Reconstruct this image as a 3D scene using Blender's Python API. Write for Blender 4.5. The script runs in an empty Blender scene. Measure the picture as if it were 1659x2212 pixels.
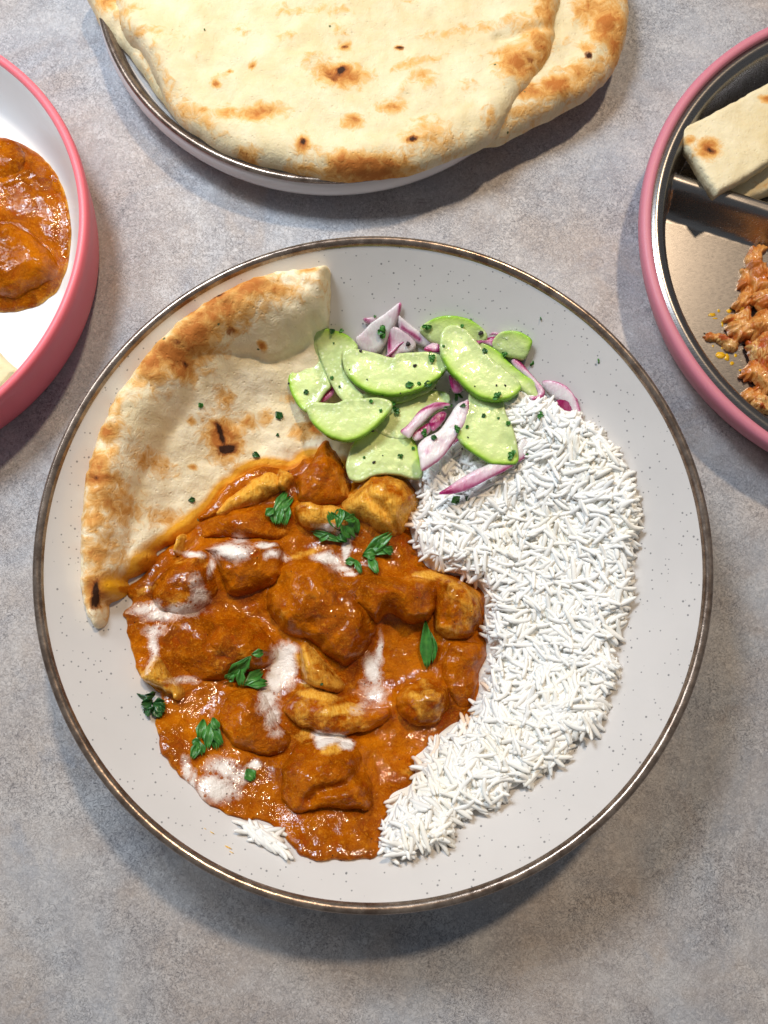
import bpy, math, random
import numpy as np
from mathutils import Vector, Matrix, Euler
random.seed(4); RNG = np.random.default_rng(7)
PI = math.pi
scene = bpy.context.scene
COL = scene.collection

# ------------------------------------------------------------------ camera
CAMP = np.array([0.00433, -0.03866, 0.37139]); TILT = 0.17012; FPX = 1736.0
cam_d = bpy.data.cameras.new('camera'); cam = bpy.data.objects.new('camera', cam_d); COL.objects.link(cam)
cam.location = CAMP; cam.rotation_euler = (TILT, 0, 0)
cam_d.sensor_width = 36; cam_d.sensor_fit = 'AUTO'; cam_d.lens = 36*FPX/2212
cam_d.clip_start = 0.01; cam_d.clip_end = 50
cam_d.dof.use_dof = True; cam_d.dof.focus_distance = 0.345; cam_d.dof.aperture_fstop = 18.0
scene.camera = cam
# ------------------------------------------------------------------ world and lamps (indoor kitchen light)
w = bpy.data.worlds.new('World'); scene.world = w; w.use_nodes = True
w.node_tree.nodes['Background'].inputs[0].default_value = (0.86, 0.92, 1.0, 1)
w.node_tree.nodes['Background'].inputs[1].default_value = 0.15
def area(name, loc, target, size, power, col):
    d = bpy.data.lights.new(name, 'AREA'); d.shape = 'DISK'; d.size = size; d.energy = power; d.color = col
    o = bpy.data.objects.new(name, d); COL.objects.link(o); o.location = loc
    o.rotation_euler = (Vector(target)-Vector(loc)).to_track_quat('-Z', 'Y').to_euler()
    return o
area('cool_overhead_lamp', (-0.22, 0.38, 0.60), (0, 0.08, 0), 0.16, 3.6, (0.78, 0.89, 1.0))
area('warm_ceiling_lamp', (0.42, 1.15, 2.00), (0, 0.06, 0), 0.14, 28.0, (1.0, 0.77, 0.52))
area('soft_window_lamp', (-0.70, 0.55, 0.90), (0, 0.05, 0), 0.45, 4.0, (0.90, 0.95, 1.0))
scene.view_settings.view_transform = 'Standard'; scene.view_settings.look = 'None'
scene.cycles.max_bounces = 14; scene.cycles.diffuse_bounces = 10
scene.view_settings.exposure = 0.0; scene.view_settings.gamma = 1.0

# ------------------------------------------------------------------ maths helpers
def P(px, z):
    """where the sight line through photo points meets the level z (photo points on the 1659 px wide view)"""
    px = np.atleast_2d(np.asarray(px, float)); c, s = math.cos(TILT), math.sin(TILT)
    dx = (px[:, 0]-829.5)/FPX; dy = -(px[:, 1]-1106)/FPX
    Y = c*dy+s; Z = s*dy-c
    t = (z-CAMP[2])/Z
    return np.stack([CAMP[0]+t*dx, CAMP[1]+t*Y], 1)
def ray(px):
    c, s = math.cos(TILT), math.sin(TILT); dx = (px[0]-829.5)/FPX; dy = -(px[1]-1106)/FPX
    return Vector(CAMP), Vector((dx, c*dy+s, s*dy-c)).normalized()
def toPX(x, y, z):
    x = np.asarray(x)-CAMP[0]; y = np.asarray(y)-CAMP[1]; z = np.asarray(z)-CAMP[2]; c, s = math.cos(TILT), math.sin(TILT)
    yy = c*y+s*z; zz = -s*y+c*z
    return 829.5+FPX*x/-zz, 1106-FPX*yy/-zz
def Pon(px, fz, n=5, off=0.0):
    """sight lines onto a curved surface fz(x,y)"""
    px = np.atleast_2d(np.asarray(px, float)); z = np.full(len(px), 0.015); out = None
    for _ in range(n):
        c, s = math.cos(TILT), math.sin(TILT)
        dx = (px[:, 0]-829.5)/FPX; dy = -(px[:, 1]-1106)/FPX
        Y = c*dy+s; Z = s*dy-c; t = (z-CAMP[2])/Z
        out = np.stack([CAMP[0]+t*dx, CAMP[1]+t*Y], 1)
        z = 0.5*z+0.5*(fz(out[:, 0], out[:, 1])+off)
    return out
def crA(l): return [(594+a*.42317, 621.05+b*.42317) for a, b in l]
def crB(l): return [(216+a*.3255, 918+b*.3255) for a, b in l]
def crC(l): return [(594+a*.3255, 918+b*.3255) for a, b in l]
def crD(l): return [(243+a*.3906, 1350+b*.3906) for a, b in l]
def crE(l): return [(486+a*.2604, 918+b*.2604) for a, b in l]
def crS(l): return [(1350+a*.4394, 27+b*.4394) for a, b in l]
def crN(l): return [(162+a*.3906, 540+b*.3906) for a, b in l]
def h3(ix, iy, iz, seed):
    n = (ix*374761393+iy*668265263+iz*2147483647+seed*974634777) & 0xffffffff
    n = ((n ^ (n >> 13))*1274126177) & 0xffffffff
    n = ((n ^ (n >> 16))*2246822519) & 0xffffffff
    return ((n ^ (n >> 15)) & 0xffffff)/float(0xffffff)
def noise(x, y, s, seed=0):
    x = np.asarray(x, float)*s+1000; y = np.asarray(y, float)*s+1000
    ix = np.floor(x).astype(np.int64); iy = np.floor(y).astype(np.int64); fx = x-ix; fy = y-iy
    fx = fx*fx*(3-2*fx); fy = fy*fy*(3-2*fy); z = np.zeros_like(ix)
    a = h3(ix, iy, z, seed); b = h3(ix+1, iy, z, seed); c = h3(ix, iy+1, z, seed); d = h3(ix+1, iy+1, z, seed)
    return (a*(1-fx)+b*fx)*(1-fy)+(c*(1-fx)+d*fx)*fy
def fbm(x, y, s, seed=0, o=4, g=.5):
    r = 0; a = 1; t = 0
    for i in range(o):
        ca, sa = math.cos(i*1.1), math.sin(i*1.1)
        r = r+a*noise(np.asarray(x)*ca-np.asarray(y)*sa, np.asarray(x)*sa+np.asarray(y)*ca, s*2.03**i, seed+i*17); t += a; a *= g
    return r/t*2-1
def sm(a, b, x):
    t = np.clip((np.asarray(x)-a)/(b-a), 0, 1); return t*t*(3-2*t)
def smooth_loop(p, n=6, closed=True):
    p = np.asarray(p, float); N = len(p); out = []
    rng = range(N) if closed else range(N-1)
    for i in rng:
        if closed: a, b, c, d = p[i-1], p[i], p[(i+1) % N], p[(i+2) % N]
        else: a, b, c, d = p[max(i-1, 0)], p[i], p[i+1], p[min(i+2, N-1)]
        for k in range(n):
            t = k/n
            out.append(.5*((2*b)+(-a+c)*t+(2*a-5*b+4*c-d)*t*t+(-a+3*b-3*c+d)*t**3))
    if not closed: out.append(p[-1])
    return np.array(out)
def dist_poly(X, Y, poly, closed=True):
    """distance to the polyline, inside flag, nearest point"""
    p = np.asarray(poly); q = np.roll(p, -1, 0) if closed else p[1:]
    p0 = p if closed else p[:-1]
    best = np.full(X.shape, 1e9); nx = np.zeros_like(X); ny = np.zeros_like(X); ins = np.zeros(X.shape, bool)
    for (ax, ay), (bx, by) in zip(p0, q):
        dx, dy = bx-ax, by-ay; L = dx*dx+dy*dy+1e-18
        t = np.clip(((X-ax)*dx+(Y-ay)*dy)/L, 0, 1)
        cx = ax+t*dx; cy = ay+t*dy; D = (X-cx)**2+(Y-cy)**2
        m = D < best; best = np.where(m, D, best); nx = np.where(m, cx, nx); ny = np.where(m, cy, ny)
        if closed:
            ins ^= ((ay > Y) != (by > Y)) & (X < (bx-ax)*(Y-ay)/((by-ay) if by != ay else 1e-18)+ax)
    return np.sqrt(best), ins, nx, ny
def sdf(X, Y, poly):
    D, i, _, _ = dist_poly(X, Y, poly); return np.where(i, D, -D)
def jitter(poly, amp, s, seed):
    n = np.roll(poly, -1, 0)-np.roll(poly, 1, 0); n = np.stack([n[:, 1], -n[:, 0]], 1); n /= np.linalg.norm(n, axis=1)[:, None]+1e-12
    return poly+n*(fbm(poly[:, 0], poly[:, 1], s, seed)*amp)[:, None]

# ------------------------------------------------------------------ object helpers
def link(name, me, mat=None, parent=None, loc=None):
    o = bpy.data.objects.new(name, me); COL.objects.link(o)
    if me is not None and mat is not None and len(me.materials) == 0: me.materials.append(mat)
    if loc is not None: o.location = loc
    if parent is not None: o.parent = parent
    return o
def tag(o, label, cat, group=None, kind=None):
    if label: o['label'] = label
    if cat: o['category'] = cat
    if group: o['group'] = group
    if kind: o['kind'] = kind
    return o
def mesh(name, V, F, smooth=True, attrs=None):
    me = bpy.data.meshes.new(name)
    V = np.asarray(V, np.float32); me.vertices.add(len(V)); me.vertices.foreach_set('co', V.ravel())
    if isinstance(F, np.ndarray):
        k = F.shape[1]; me.loops.add(F.size); me.loops.foreach_set('vertex_index', F.ravel().astype(np.int32))
        me.polygons.add(len(F)); me.polygons.foreach_set('loop_start', np.arange(0, F.size, k, dtype=np.int32))
        me.polygons.foreach_set('loop_total', np.full(len(F), k, np.int32))
        me.update(calc_edges=True); me.validate()
    else:
        me = bpy.data.meshes.new(name); me.from_pydata(V.tolist(), [], F); me.update()
    if smooth: me.polygons.foreach_set('use_smooth', [True]*len(me.polygons))
    for k, a in (attrs or {}).items():
        at = me.attributes.new(k, 'FLOAT', 'POINT'); at.data.foreach_set('value', np.asarray(a, np.float32))
    return me
def field(name, poly, step, ftop, fbot, mat, attrs=None, parent=None, origin=None):
    """a solid laid over an outline: top and bottom sheets joined by an edge; returns the object"""
    poly = np.asarray(poly); x0, y0 = poly.min(0)-step; x1, y1 = poly.max(0)+step
    nx = max(4, int((x1-x0)/step)+1); ny = max(4, int((y1-y0)/step)+1)
    gx = np.linspace(x0, x1, nx); gy = np.linspace(y0, y1, ny); X, Y = np.meshgrid(gx, gy)
    D, ins, NX, NY = dist_poly(X, Y, poly); sd = np.where(ins, D, -D)
    cx = .25*(sd[1:, 1:]+sd[:-1, 1:]+sd[1:, :-1]+sd[:-1, :-1]); keep = cx > 0
    cnt = np.zeros((ny, nx), int)
    cnt[1:, 1:] += keep; cnt[:-1, 1:] += keep; cnt[1:, :-1] += keep; cnt[:-1, :-1] += keep
    used = cnt > 0; bnd = used & (cnt < 4)
    X = np.where(bnd, NX, X); Y = np.where(bnd, NY, Y); sd = np.where(bnd, 0, sd)
    idx = -np.ones((ny, nx), int); idx[used] = np.arange(used.sum()); n = used.sum()
    xs, ys, ds = X[used], Y[used], np.maximum(sd[used], 0)
    jj, ii = np.nonzero(keep)
    quad = np.stack([idx[jj, ii], idx[jj, ii+1], idx[jj+1, ii+1], idx[jj+1, ii]], 1)
    e = np.concatenate([quad[:, [0, 1]], quad[:, [1, 2]], quad[:, [2, 3]], quad[:, [3, 0]]])
    key = e[:, 0].astype(np.int64)*n+e[:, 1]; rkey = e[:, 1].astype(np.int64)*n+e[:, 0]
    be = e[~np.isin(key, rkey)]
    zt = ftop(xs, ys, ds); zb = np.minimum(fbot(xs, ys, ds), zt-1e-5)
    side = np.stack([be[:, 1], be[:, 0], be[:, 0]+n, be[:, 1]+n], 1)
    F = np.concatenate([quad, quad[:, ::-1]+n, side])
    ox, oy = (xs.mean(), ys.mean()) if origin is None else origin[:2]; oz = float(zb.min()) if origin is None else origin[2]
    V = np.concatenate([np.stack([xs-ox, ys-oy, zt-oz], 1), np.stack([xs-ox, ys-oy, zb-oz], 1)])
    at = {}
    for k, fn in (attrs or {}).items():
        a = fn(xs, ys, ds); at[k] = np.concatenate([a, a])
    return link(name, mesh(name, V, F, True, at), mat, parent, (ox, oy, oz))
def lathe(name, prof, seg, mat, loc=(0, 0, 0), parent=None, subdiv=3, wob=0):
    pr = smooth_loop(prof, subdiv, False) if subdiv > 1 else np.asarray(prof, float)
    n = len(pr); a = np.linspace(0, 2*PI, seg, endpoint=False); ca, sa = np.cos(a), np.sin(a)
    k = 1+wob*np.sin(a*2+.6)
    V = np.concatenate([np.stack([r*ca*k, r*sa*k, np.full(seg, z)], 1) for r, z in pr])
    i = np.arange(n-1)[:, None]; j = np.arange(seg)[None]; j2 = (j+1) % seg
    F = np.stack([(i*seg+j+0*j2), (i*seg+j2), ((i+1)*seg+j2), ((i+1)*seg+j+0*j2)], -1).reshape(-1, 4)
    return link(name, mesh(name, V, F), mat, parent, loc)
def circle3(a, b, c):
    A = np.array([[b[0]-a[0], b[1]-a[1]], [c[0]-a[0], c[1]-a[1]]])*2
    r = np.array([b@b-a@a, c@c-a@a]); o = np.linalg.solve(A, r); return o, np.linalg.norm(o-a)

# ------------------------------------------------------------------ materials
class N:
    def __init__(s, name):
        s.m = bpy.data.materials.new(name); s.m.use_nodes = True; s.t = s.m.node_tree; s.t.nodes.clear()
        s.out = s.t.nodes.new('ShaderNodeOutputMaterial'); s.p = s.t.nodes.new('ShaderNodeBsdfPrincipled')
        s.t.links.new(s.p.outputs[0], s.out.inputs[0]); s.tc = s.t.nodes.new('ShaderNodeTexCoord')
        oi = s.t.nodes.new('ShaderNodeObjectInfo'); va = s.t.nodes.new('ShaderNodeVectorMath'); va.operation = 'ADD'
        s.t.links.new(s.tc.outputs['Object'], va.inputs[0]); s.t.links.new(oi.outputs['Location'], va.inputs[1]); s.co = va.outputs[0]; s.rnd = oi.outputs['Random']
    def L(s, a, b):
        if hasattr(a, 'is_output'): s.t.links.new(a, b)
        elif isinstance(a, (tuple, list)) and len(a) == 3 and b.type == 'RGBA': b.default_value = (*a, 1)
        else: b.default_value = a
    def set(s, **k):
        for n, v in k.items(): s.L(v, s.p.inputs[n.replace('_', ' ')])
        return s
    def noise(s, sc, det=4, rough=.55, dist=0, vec=None, color=False):
        n = s.t.nodes.new('ShaderNodeTexNoise'); n.inputs['Scale'].default_value = sc; n.inputs['Detail'].default_value = det
        n.inputs['Roughness'].default_value = rough; n.inputs['Distortion'].default_value = dist
        s.L(vec or s.co, n.inputs['Vector']); return n.outputs['Color' if color else 'Fac']
    def vor(s, sc, out='Distance', feat='F1', vec=None, rnd=1):
        n = s.t.nodes.new('ShaderNodeTexVoronoi'); n.feature = feat; n.inputs['Scale'].default_value = sc
        n.inputs['Randomness'].default_value = rnd
        s.L(vec or s.co, n.inputs['Vector']); return n.outputs[out]
    def ramp(s, f, st, interp='LINEAR'):
        n = s.t.nodes.new('ShaderNodeValToRGB'); r = n.color_ramp; r.interpolation = interp
        while len(r.elements) < len(st): r.elements.new(.5)
        for e, (p, c) in zip(r.elements, st):
            e.position = p; e.color = (c, c, c, 1) if not isinstance(c, (tuple, list)) else (*c, 1)
        s.L(f, n.inputs[0]); return n.outputs[0]
    def mix(s, f, a, b, mode='MIX'):
        n = s.t.nodes.new('ShaderNodeMix'); n.data_type = 'RGBA'; n.blend_type = mode
        s.L(f, n.inputs[0]); s.L(a, n.inputs[6]); s.L(b, n.inputs[7]); return n.outputs[2]
    def ma(s, op, a, b=0.0, c=0.0, clamp=False):
        n = s.t.nodes.new('ShaderNodeMath'); n.operation = op; n.use_clamp = clamp
        s.L(a, n.inputs[0]); s.L(b, n.inputs[1]); s.L(c, n.inputs[2]); return n.outputs[0]
    def attr(s, name):
        n = s.t.nodes.new('ShaderNodeAttribute'); n.attribute_name = name; return n.outputs['Fac']
    def sep(s, v):
        n = s.t.nodes.new('ShaderNodeSeparateXYZ'); s.L(v, n.inputs[0]); return n.outputs
    def mapping(s, sc=(1, 1, 1), rot=(0, 0, 0)):
        n = s.t.nodes.new('ShaderNodeMapping'); n.inputs['Scale'].default_value = sc; n.inputs['Rotation'].default_value = rot
        s.L(s.co, n.inputs[0]); return n.outputs[0]
    def bump(s, h, dist, strength=1.0, nrm=None):
        n = s.t.nodes.new('ShaderNodeBump'); n.inputs['Strength'].default_value = strength; n.inputs['Distance'].default_value = dist
        s.L(h, n.inputs['Height'])
        if nrm is not None: s.L(nrm, n.inputs['Normal'])
        return n.outputs[0]
    def sss(s, wgt, scale, rad=(1, .6, .4)):
        s.set(Subsurface_Weight=wgt, Subsurface_Scale=scale); s.p.inputs['Subsurface Radius'].default_value = rad; return s

# table: grey laminate printed like concrete
m = N('stone_laminate')
big = m.noise(11, 4, .55, .8); blot = m.noise(22, 6, .62, 1.2); med = m.noise(60, 5, .6, .8)
base = m.mix(m.ramp(big, [(.44, 0.0), (.57, 1.0)]), (.455, .405, .375), (.41, .425, .46))
base = m.mix(m.ramp(blot, [(.42, 0.0), (.68, .75)]), base, (.56, .55, .55))
base = m.mix(m.ramp(m.noise(31, 6, .65, 1.5), [(.56, 0.0), (.75, .55)]), base, (.30, .25, .235))
base = m.mix(m.ramp(m.noise(15, 6, .7, 2.0), [(.55, 0.0), (.7, .5)]), base, (.34, .37, .43))
base = m.mix(m.ramp(med, [(.35, .35), (.6, 0.0)]), base, (.27, .26, .28))
grain = m.noise(620, 3, .6, 1.4); worm = m.ma('ABSOLUTE', m.ma('SUBTRACT', m.noise(330, 3, .6, 2.2), .5))
wl = m.ramp(worm, [(0.0, 1.0), (.035, 0.0)])
gm = m.ramp(m.noise(26, 3, .6, .5), [(.40, .18), (.62, 1.0)])
base = m.mix(m.ma('MULTIPLY', m.ma('MULTIPLY', wl, gm), .8), base, (.13, .13, .15))
base = m.mix(m.ma('MULTIPLY', m.ramp(grain, [(.30, 1.0), (.46, 0.0)]), m.ma('MULTIPLY', gm, .75)), base, (.12, .115, .125))
base = m.mix(m.ma('MULTIPLY', m.ramp(grain, [(.54, 0.0), (.68, 1.0)]), .5), base, (.66, .64, .64))
vein = m.ramp(m.ma('ABSOLUTE', m.ma('SUBTRACT', m.noise(17, 5, .62, 1.8), .5)), [(0, 1.0), (.006, 0.0)])
base = m.mix(m.ma('MULTIPLY', vein, m.ma('MULTIPLY', m.ramp(m.noise(30, 2), [(.5, 0.0), (.62, 1.0)]), .45)), base, (.15, .13, .13))
m.set(Base_Color=base, Specular_IOR_Level=.3, Roughness=m.ramp(grain, [(.3, .55), (.7, .42)]), Normal=m.bump(m.ma('SUBTRACT', grain, m.ma('MULTIPLY', wl, .5)), .00022, .8))
M_TABLE = m.m

def ceramic(name, col, speck=True, rough=.16):
    m = N(name); c = m.mix(m.ramp(m.noise(30, 3), [(.35, 0.0), (.65, 1.0)]), col, tuple(v*.95 for v in col))
    if speck:
        for sc, th, sel in ((430, .17, .52), (230, .12, .42)):
            d = m.vor(sc); cc = m.sep(m.vor(sc, 'Color'))
            k = m.ma('MULTIPLY', m.ramp(d, [(th*.7, 1.0), (th, 0.0)]), m.ma('GREATER_THAN', cc[0], sel))
            c = m.mix(m.ma('MULTIPLY', k, .68), c, (.07, .075, .085))
    m.set(Base_Color=c, Roughness=rough, IOR=1.48, Normal=m.bump(m.noise(120, 3), .00012, .5))
    return m.m
M_BOWL = ceramic('speckled_grey_glaze', (.635, .61, .595))
M_PLATE = ceramic('cream_grey_glaze', (.68, .655, .645), False)
m = N('brown_metallic_rim_glaze')
st = m.noise(1, 3, .6, 0, m.mapping((160, 160, 700)))
m.set(Base_Color=m.mix(m.ramp(m.noise(140, 4, .7), [(.35, 0.0), (.65, 1.0)]), (.15, .105, .08), (.34, .27, .22)),
      Roughness=m.ramp(st, [(.3, .16), (.7, .32)]), Metallic=.75, Normal=m.bump(st, .0002, .6))
M_RIM = m.m
def plastic(name, col, rough=.35, s=.0):
    m = N(name); m.set(Base_Color=m.mix(m.noise(60, 3), col, tuple(v*.93 for v in col)), Roughness=rough, Normal=m.bump(m.noise(900, 2), .00004, .4))
    if s: m.sss(s, .002)
    return m.m
M_RED = plastic('red_silicone', (.93, .19, .23), .42, .2)
M_WHITE = plastic('white_melamine', (.80, .80, .80), .28)
M_PINK = plastic('dusty_pink_silicone', (.60, .20, .26), .5, .15)
m = N('brushed_steel')
br = m.noise(1, 3, .7, 0, m.mapping((500, 3200, 500), (0, 0, .3)))
m.set(Base_Color=(.31, .29, .28), Metallic=1.0, Roughness=m.ramp(br, [(.3, .24), (.7, .33)]), Normal=m.bump(br, .00003, .5))
M_STEEL = m.m

def bread(name, pale=(.92, .80, .57)):
    m = N(name)
    n1 = m.noise(55, 5, .6, .4); n2 = m.noise(210, 5, .65, .6); n3 = m.noise(900, 3, .6)
    c = m.mix(m.ramp(n1, [(.35, 0.0), (.65, 1.0)]), tuple(v*k for v, k in zip(pale, (.93, .89, .80))), tuple(min(1, v*k) for v, k in zip(pale, (1.03, 1.05, 1.10))))
    c = m.mix(m.ramp(n2, [(.60, 0.0), (.78, .30)]), c, (.72, .50, .22))
    b = m.ma('ADD', m.attr('brown'), m.ma('MULTIPLY', m.ma('SUBTRACT', n2, .5), 1.5)); b = m.ma('ADD', b, m.ma('MULTIPLY', m.ma('SUBTRACT', n1, .5), .5))
    b = m.ma('MULTIPLY', b, m.ramp(m.attr('brown'), [(0, 0.0), (.15, 1.0)]))
    c = m.mix(m.ramp(b, [(.16, 0.0), (.42, .75), (.62, 1.0)]), c, (.74, .40, .115))
    c = m.mix(m.ramp(b, [(.50, 0.0), (.95, 1.0)]), c, (.48, .165, .035))
    ch = m.ma('ADD', m.attr('char'), m.ma('MULTIPLY', m.ma('SUBTRACT', n2, .5), 1.5)); ch = m.ma('MULTIPLY', ch, m.ramp(m.attr('char'), [(0, 0.0), (.1, 1.0)]))
    c = m.mix(m.ramp(ch, [(.30, 0.0), (.55, .8)]), c, (.26, .075, .02))
    c = m.mix(m.ramp(ch, [(.60, 0.0), (.85, 1.0)]), c, (.045, .018, .01))
    stn = m.ma('ADD', m.attr('stain'), m.ma('MULTIPLY', m.ma('SUBTRACT', n1, .5), .7)); stn = m.ma('MULTIPLY', stn, m.ramp(m.attr('stain'), [(0, 0.0), (.2, 1.0)]))
    c = m.mix(m.ramp(stn, [(.25, 0.0), (.6, .95)]), c, (.78, .36, .012))
    c = m.mix(m.ramp(stn, [(.8, 0.0), (1, .9)]), c, (.55, .17, .006))
    hb = m.vor(140); hc = m.sep(m.vor(140, 'Color'))
    c = m.mix(m.ma('MULTIPLY', m.ramp(m.ma('ADD', hb, m.ma('MULTIPLY', n3, .1)), [(.12, 1.0), (.16, 0.0)]), m.ma('GREATER_THAN', hc[0], .93)), c, (.12, .14, .06))
    bm = m.bump(m.ma('ADD', m.ma('MULTIPLY', n2, 1.0), m.ma('ADD', m.ma('MULTIPLY', n3, .3), m.ma('MULTIPLY', m.ramp(m.vor(330), [(.05, 0.0), (.22, 1.0)]), .3))), .0009, .7)
    m.set(Base_Color=c, Specular_IOR_Level=.12, Roughness=m.ma('SUBTRACT', .66, m.ma('MULTIPLY', m.attr('stain'), .3)), Normal=bm); m.sss(.06, .002, (1, .7, .35)); return m.m
M_BREAD = bread('naan_crust'); M_BREADT = bread('naan_crust_pale', (.77, .655, .42))

def curry(name, drop=0.0):
    m = N(name)
    n0 = m.noise(45, 4, .6, .5); n1 = m.noise(160, 5, .65, .5); n2 = m.noise(520, 4, .65, .6); n3 = m.noise(1500, 3, .6)
    c = m.ramp(n0, [(.30, (.18, .036, .0006)), (.5, (.335, .076, .001)), (.70, (.53, .145, .0016))])
    c = m.mix(m.ramp(n1, [(.5, 0.0), (.72, .65)]), c, (.54, .155, .003))
    c = m.mix(m.ramp(n1, [(.30, .8), (.46, 0.0)]), c, (.30, .042, .001))
    c = m.mix(m.ramp(n2, [(.56, 0.0), (.72, .7)]), c, (.60, .22, .010))
    c = m.mix(m.ramp(n3, [(.56, 0.0), (.68, .3)]), c, (.66, .30, .03)); c = m.mix(m.ramp(n3, [(.32, .3), (.44, 0.0)]), c, (.12, .02, .0008))
    c = m.mix(m.ramp(n2, [(.24, .5), (.38, 0.0)]), c, (.16, .03, .004))
    y = m.ma('ADD', m.attr('yellow'), m.ma('MULTIPLY', m.ma('SUBTRACT', n1, .5), 1.2)); y = m.ma('MULTIPLY', y, m.ramp(m.attr('yellow'), [(0, 0.0), (.2, 1.0)]))
    fib = m.noise(1, 3, .6, 0, m.mapping((1500, 260, 700), (0, 0, .6)))
    c = m.mix(m.ramp(y, [(.35, 0.0), (.75, .95)]), c, m.mix(m.ramp(fib, [(.35, 0.0), (.6, 1.0)]), (.66, .27, .02), (.82, .45, .07)))
    cr = m.attr('cream')
    k = m.ma('ADD', cr, m.ma('MULTIPLY', m.ma('SUBTRACT', n2, .5), .55)); k = m.ma('ADD', k, m.ma('MULTIPLY', m.ma('SUBTRACT', n1, .5), .9))
    k = m.ma('MULTIPLY', k, m.ramp(cr, [(.02, 0.0), (.3, 1.0)]))
    cm = m.ramp(m.ma('MULTIPLY', k, .6), [(.22, 0.0), (.40, .38), (.56, .85), (.70, 1.0)])
    d = m.vor(400); dc = m.sep(m.vor(400, 'Color'))
    dots = m.ma('MULTIPLY', m.ramp(d, [(.22, 1.0), (.30, 0.0)]), m.ma('GREATER_THAN', dc[0], .45))
    d2 = m.vor(1100); dots = m.ma('MAXIMUM', dots, m.ma('MULTIPLY', m.ramp(d2, [(.22, 1.0), (.32, 0.0)]), .8))
    cm = m.ma('MULTIPLY', cm, m.ma('SUBTRACT', 1.0, m.ma('MULTIPLY', dots, m.ramp(k, [(.75, .9), (1.1, .0)]))))
    c = m.mix(cm, c, (.86, .80, .74))
    sp = m.vor(260); sc_ = m.sep(m.vor(260, 'Color'))
    c = m.mix(m.ma('MULTIPLY', m.ramp(sp, [(.06, 1.0), (.09, 0.0)]), m.ma('GREATER_THAN', sc_[0], .75)), c, (.03, .02, .01))
    hh = m.ma('ADD', m.ma('MULTIPLY', n1, 1.8), m.ma('ADD', m.ma('MULTIPLY', n2, .62), m.ma('MULTIPLY', n3, .10)))
    h2 = m.ma('ADD', m.ma('MULTIPLY', m.noise(300, 3, .5, .8), 1.0), m.ma('MULTIPLY', m.noise(760, 2, .5), .38))
    nb = m.bump(h2, .00036, 1.0)
    m.set(Base_Color=c, Roughness=.40, Specular_IOR_Level=.0, Coat_Weight=m.ramp(m.noise(110, 3, .6, .6), [(.42, .15), (.62, .85)]), Coat_Roughness=.05, Coat_Normal=nb, Normal=m.bump(hh, .0009, 1.0)); m.sss(.0, .001)
    return m.m
M_CURRY = curry('curry_sauce')

m = N('cooked_rice'); r_ = m.attr('rnd'); n = m.noise(700, 3)
c = m.mix(r_, (.90, .885, .84), (.80, .805, .79)); c = m.mix(m.ramp(m.noise(60, 3), [(.5, 0.0), (.75, .6)]), c, (.87, .82, .68)); c = m.mix(m.attr('soak'), c, (.80, .42, .12))
m.set(Base_Color=c, Roughness=.24, Specular_IOR_Level=.3, IOR=1.4, Normal=m.bump(n, .0002, .5)); M_RICE = m.m

m = N('packed_rice'); m.set(Base_Color=(.84, .82, .74), Roughness=.6, Normal=m.bump(m.noise(420, 3), .0008, .7)); M_CORE = m.m
m = N('cucumber_flesh'); e = m.attr('skin'); f = m.attr('core')
n = m.noise(300, 4); n1 = m.noise(90, 4)
c = m.mix(m.ramp(m.ma('ADD', e, m.ma('MULTIPLY', m.ma('SUBTRACT', n1, .5), .25)), [(0, (.66, .76, .30)), (.35, (.56, .71, .20)), (.7, (.40, .61, .085)), (1.0, (.22, .44, .03))]), (.6, .7, .3), (.6, .7, .3)) if False else \
    m.ramp(m.ma('ADD', e, m.ma('MULTIPLY', m.ma('SUBTRACT', n1, .5), .22)), [(0, (.67, .77, .34)), (.30, (.57, .72, .20)), (.6, (.37, .60, .075)), (1.0, (.16, .38, .02))])
c = m.mix(m.ramp(m.ma('ADD', f, m.ma('MULTIPLY', m.ma('SUBTRACT', n, .5), .5)), [(.25, 0.0), (.8, .85)]), c, (.47, .57, .24))
c = m.mix(m.ma('MULTIPLY', m.ramp(m.vor(420), [(.15, 1.0), (.32, 0.0)]), m.ma('MULTIPLY', m.ramp(f, [(.35, 0.0), (.7, 1.0)]), .6)), c, (.78, .82, .55))
m.set(Base_Color=c, Roughness=.18, Specular_IOR_Level=.25, IOR=1.38, Coat_Weight=.25, Coat_Roughness=.08, Normal=m.bump(m.ma('ADD', m.ma('MULTIPLY', n, .5), n1), .0012, .8)); m.sss(.08, .003, (.7, 1, .3)); M_CUC = m.m
m = N('cucumber_seed'); m.set(Base_Color=(.68, .76, .42), Roughness=.22); m.sss(.4, .002); M_SEED = m.m

m = N('red_onion'); u = m.attr('purple'); n = m.noise(1, 4, .6, 0, m.mapping((900, 300, 300), (0, 0, .8)))
c = m.ramp(m.ma('ADD', u, m.ma('MULTIPLY', m.ma('SUBTRACT', n, .5), .35)), [(.12, (.78, .72, .72)), (.38, (.70, .50, .58)), (.66, (.50, .16, .29)), (1.0, (.28, .012, .09))])
m.set(Base_Color=c, Roughness=.18, IOR=1.42, Normal=m.bump(n, .0006, .6)); m.sss(.6, .004, (1, .8, .9)); M_ONION = m.m

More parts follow.
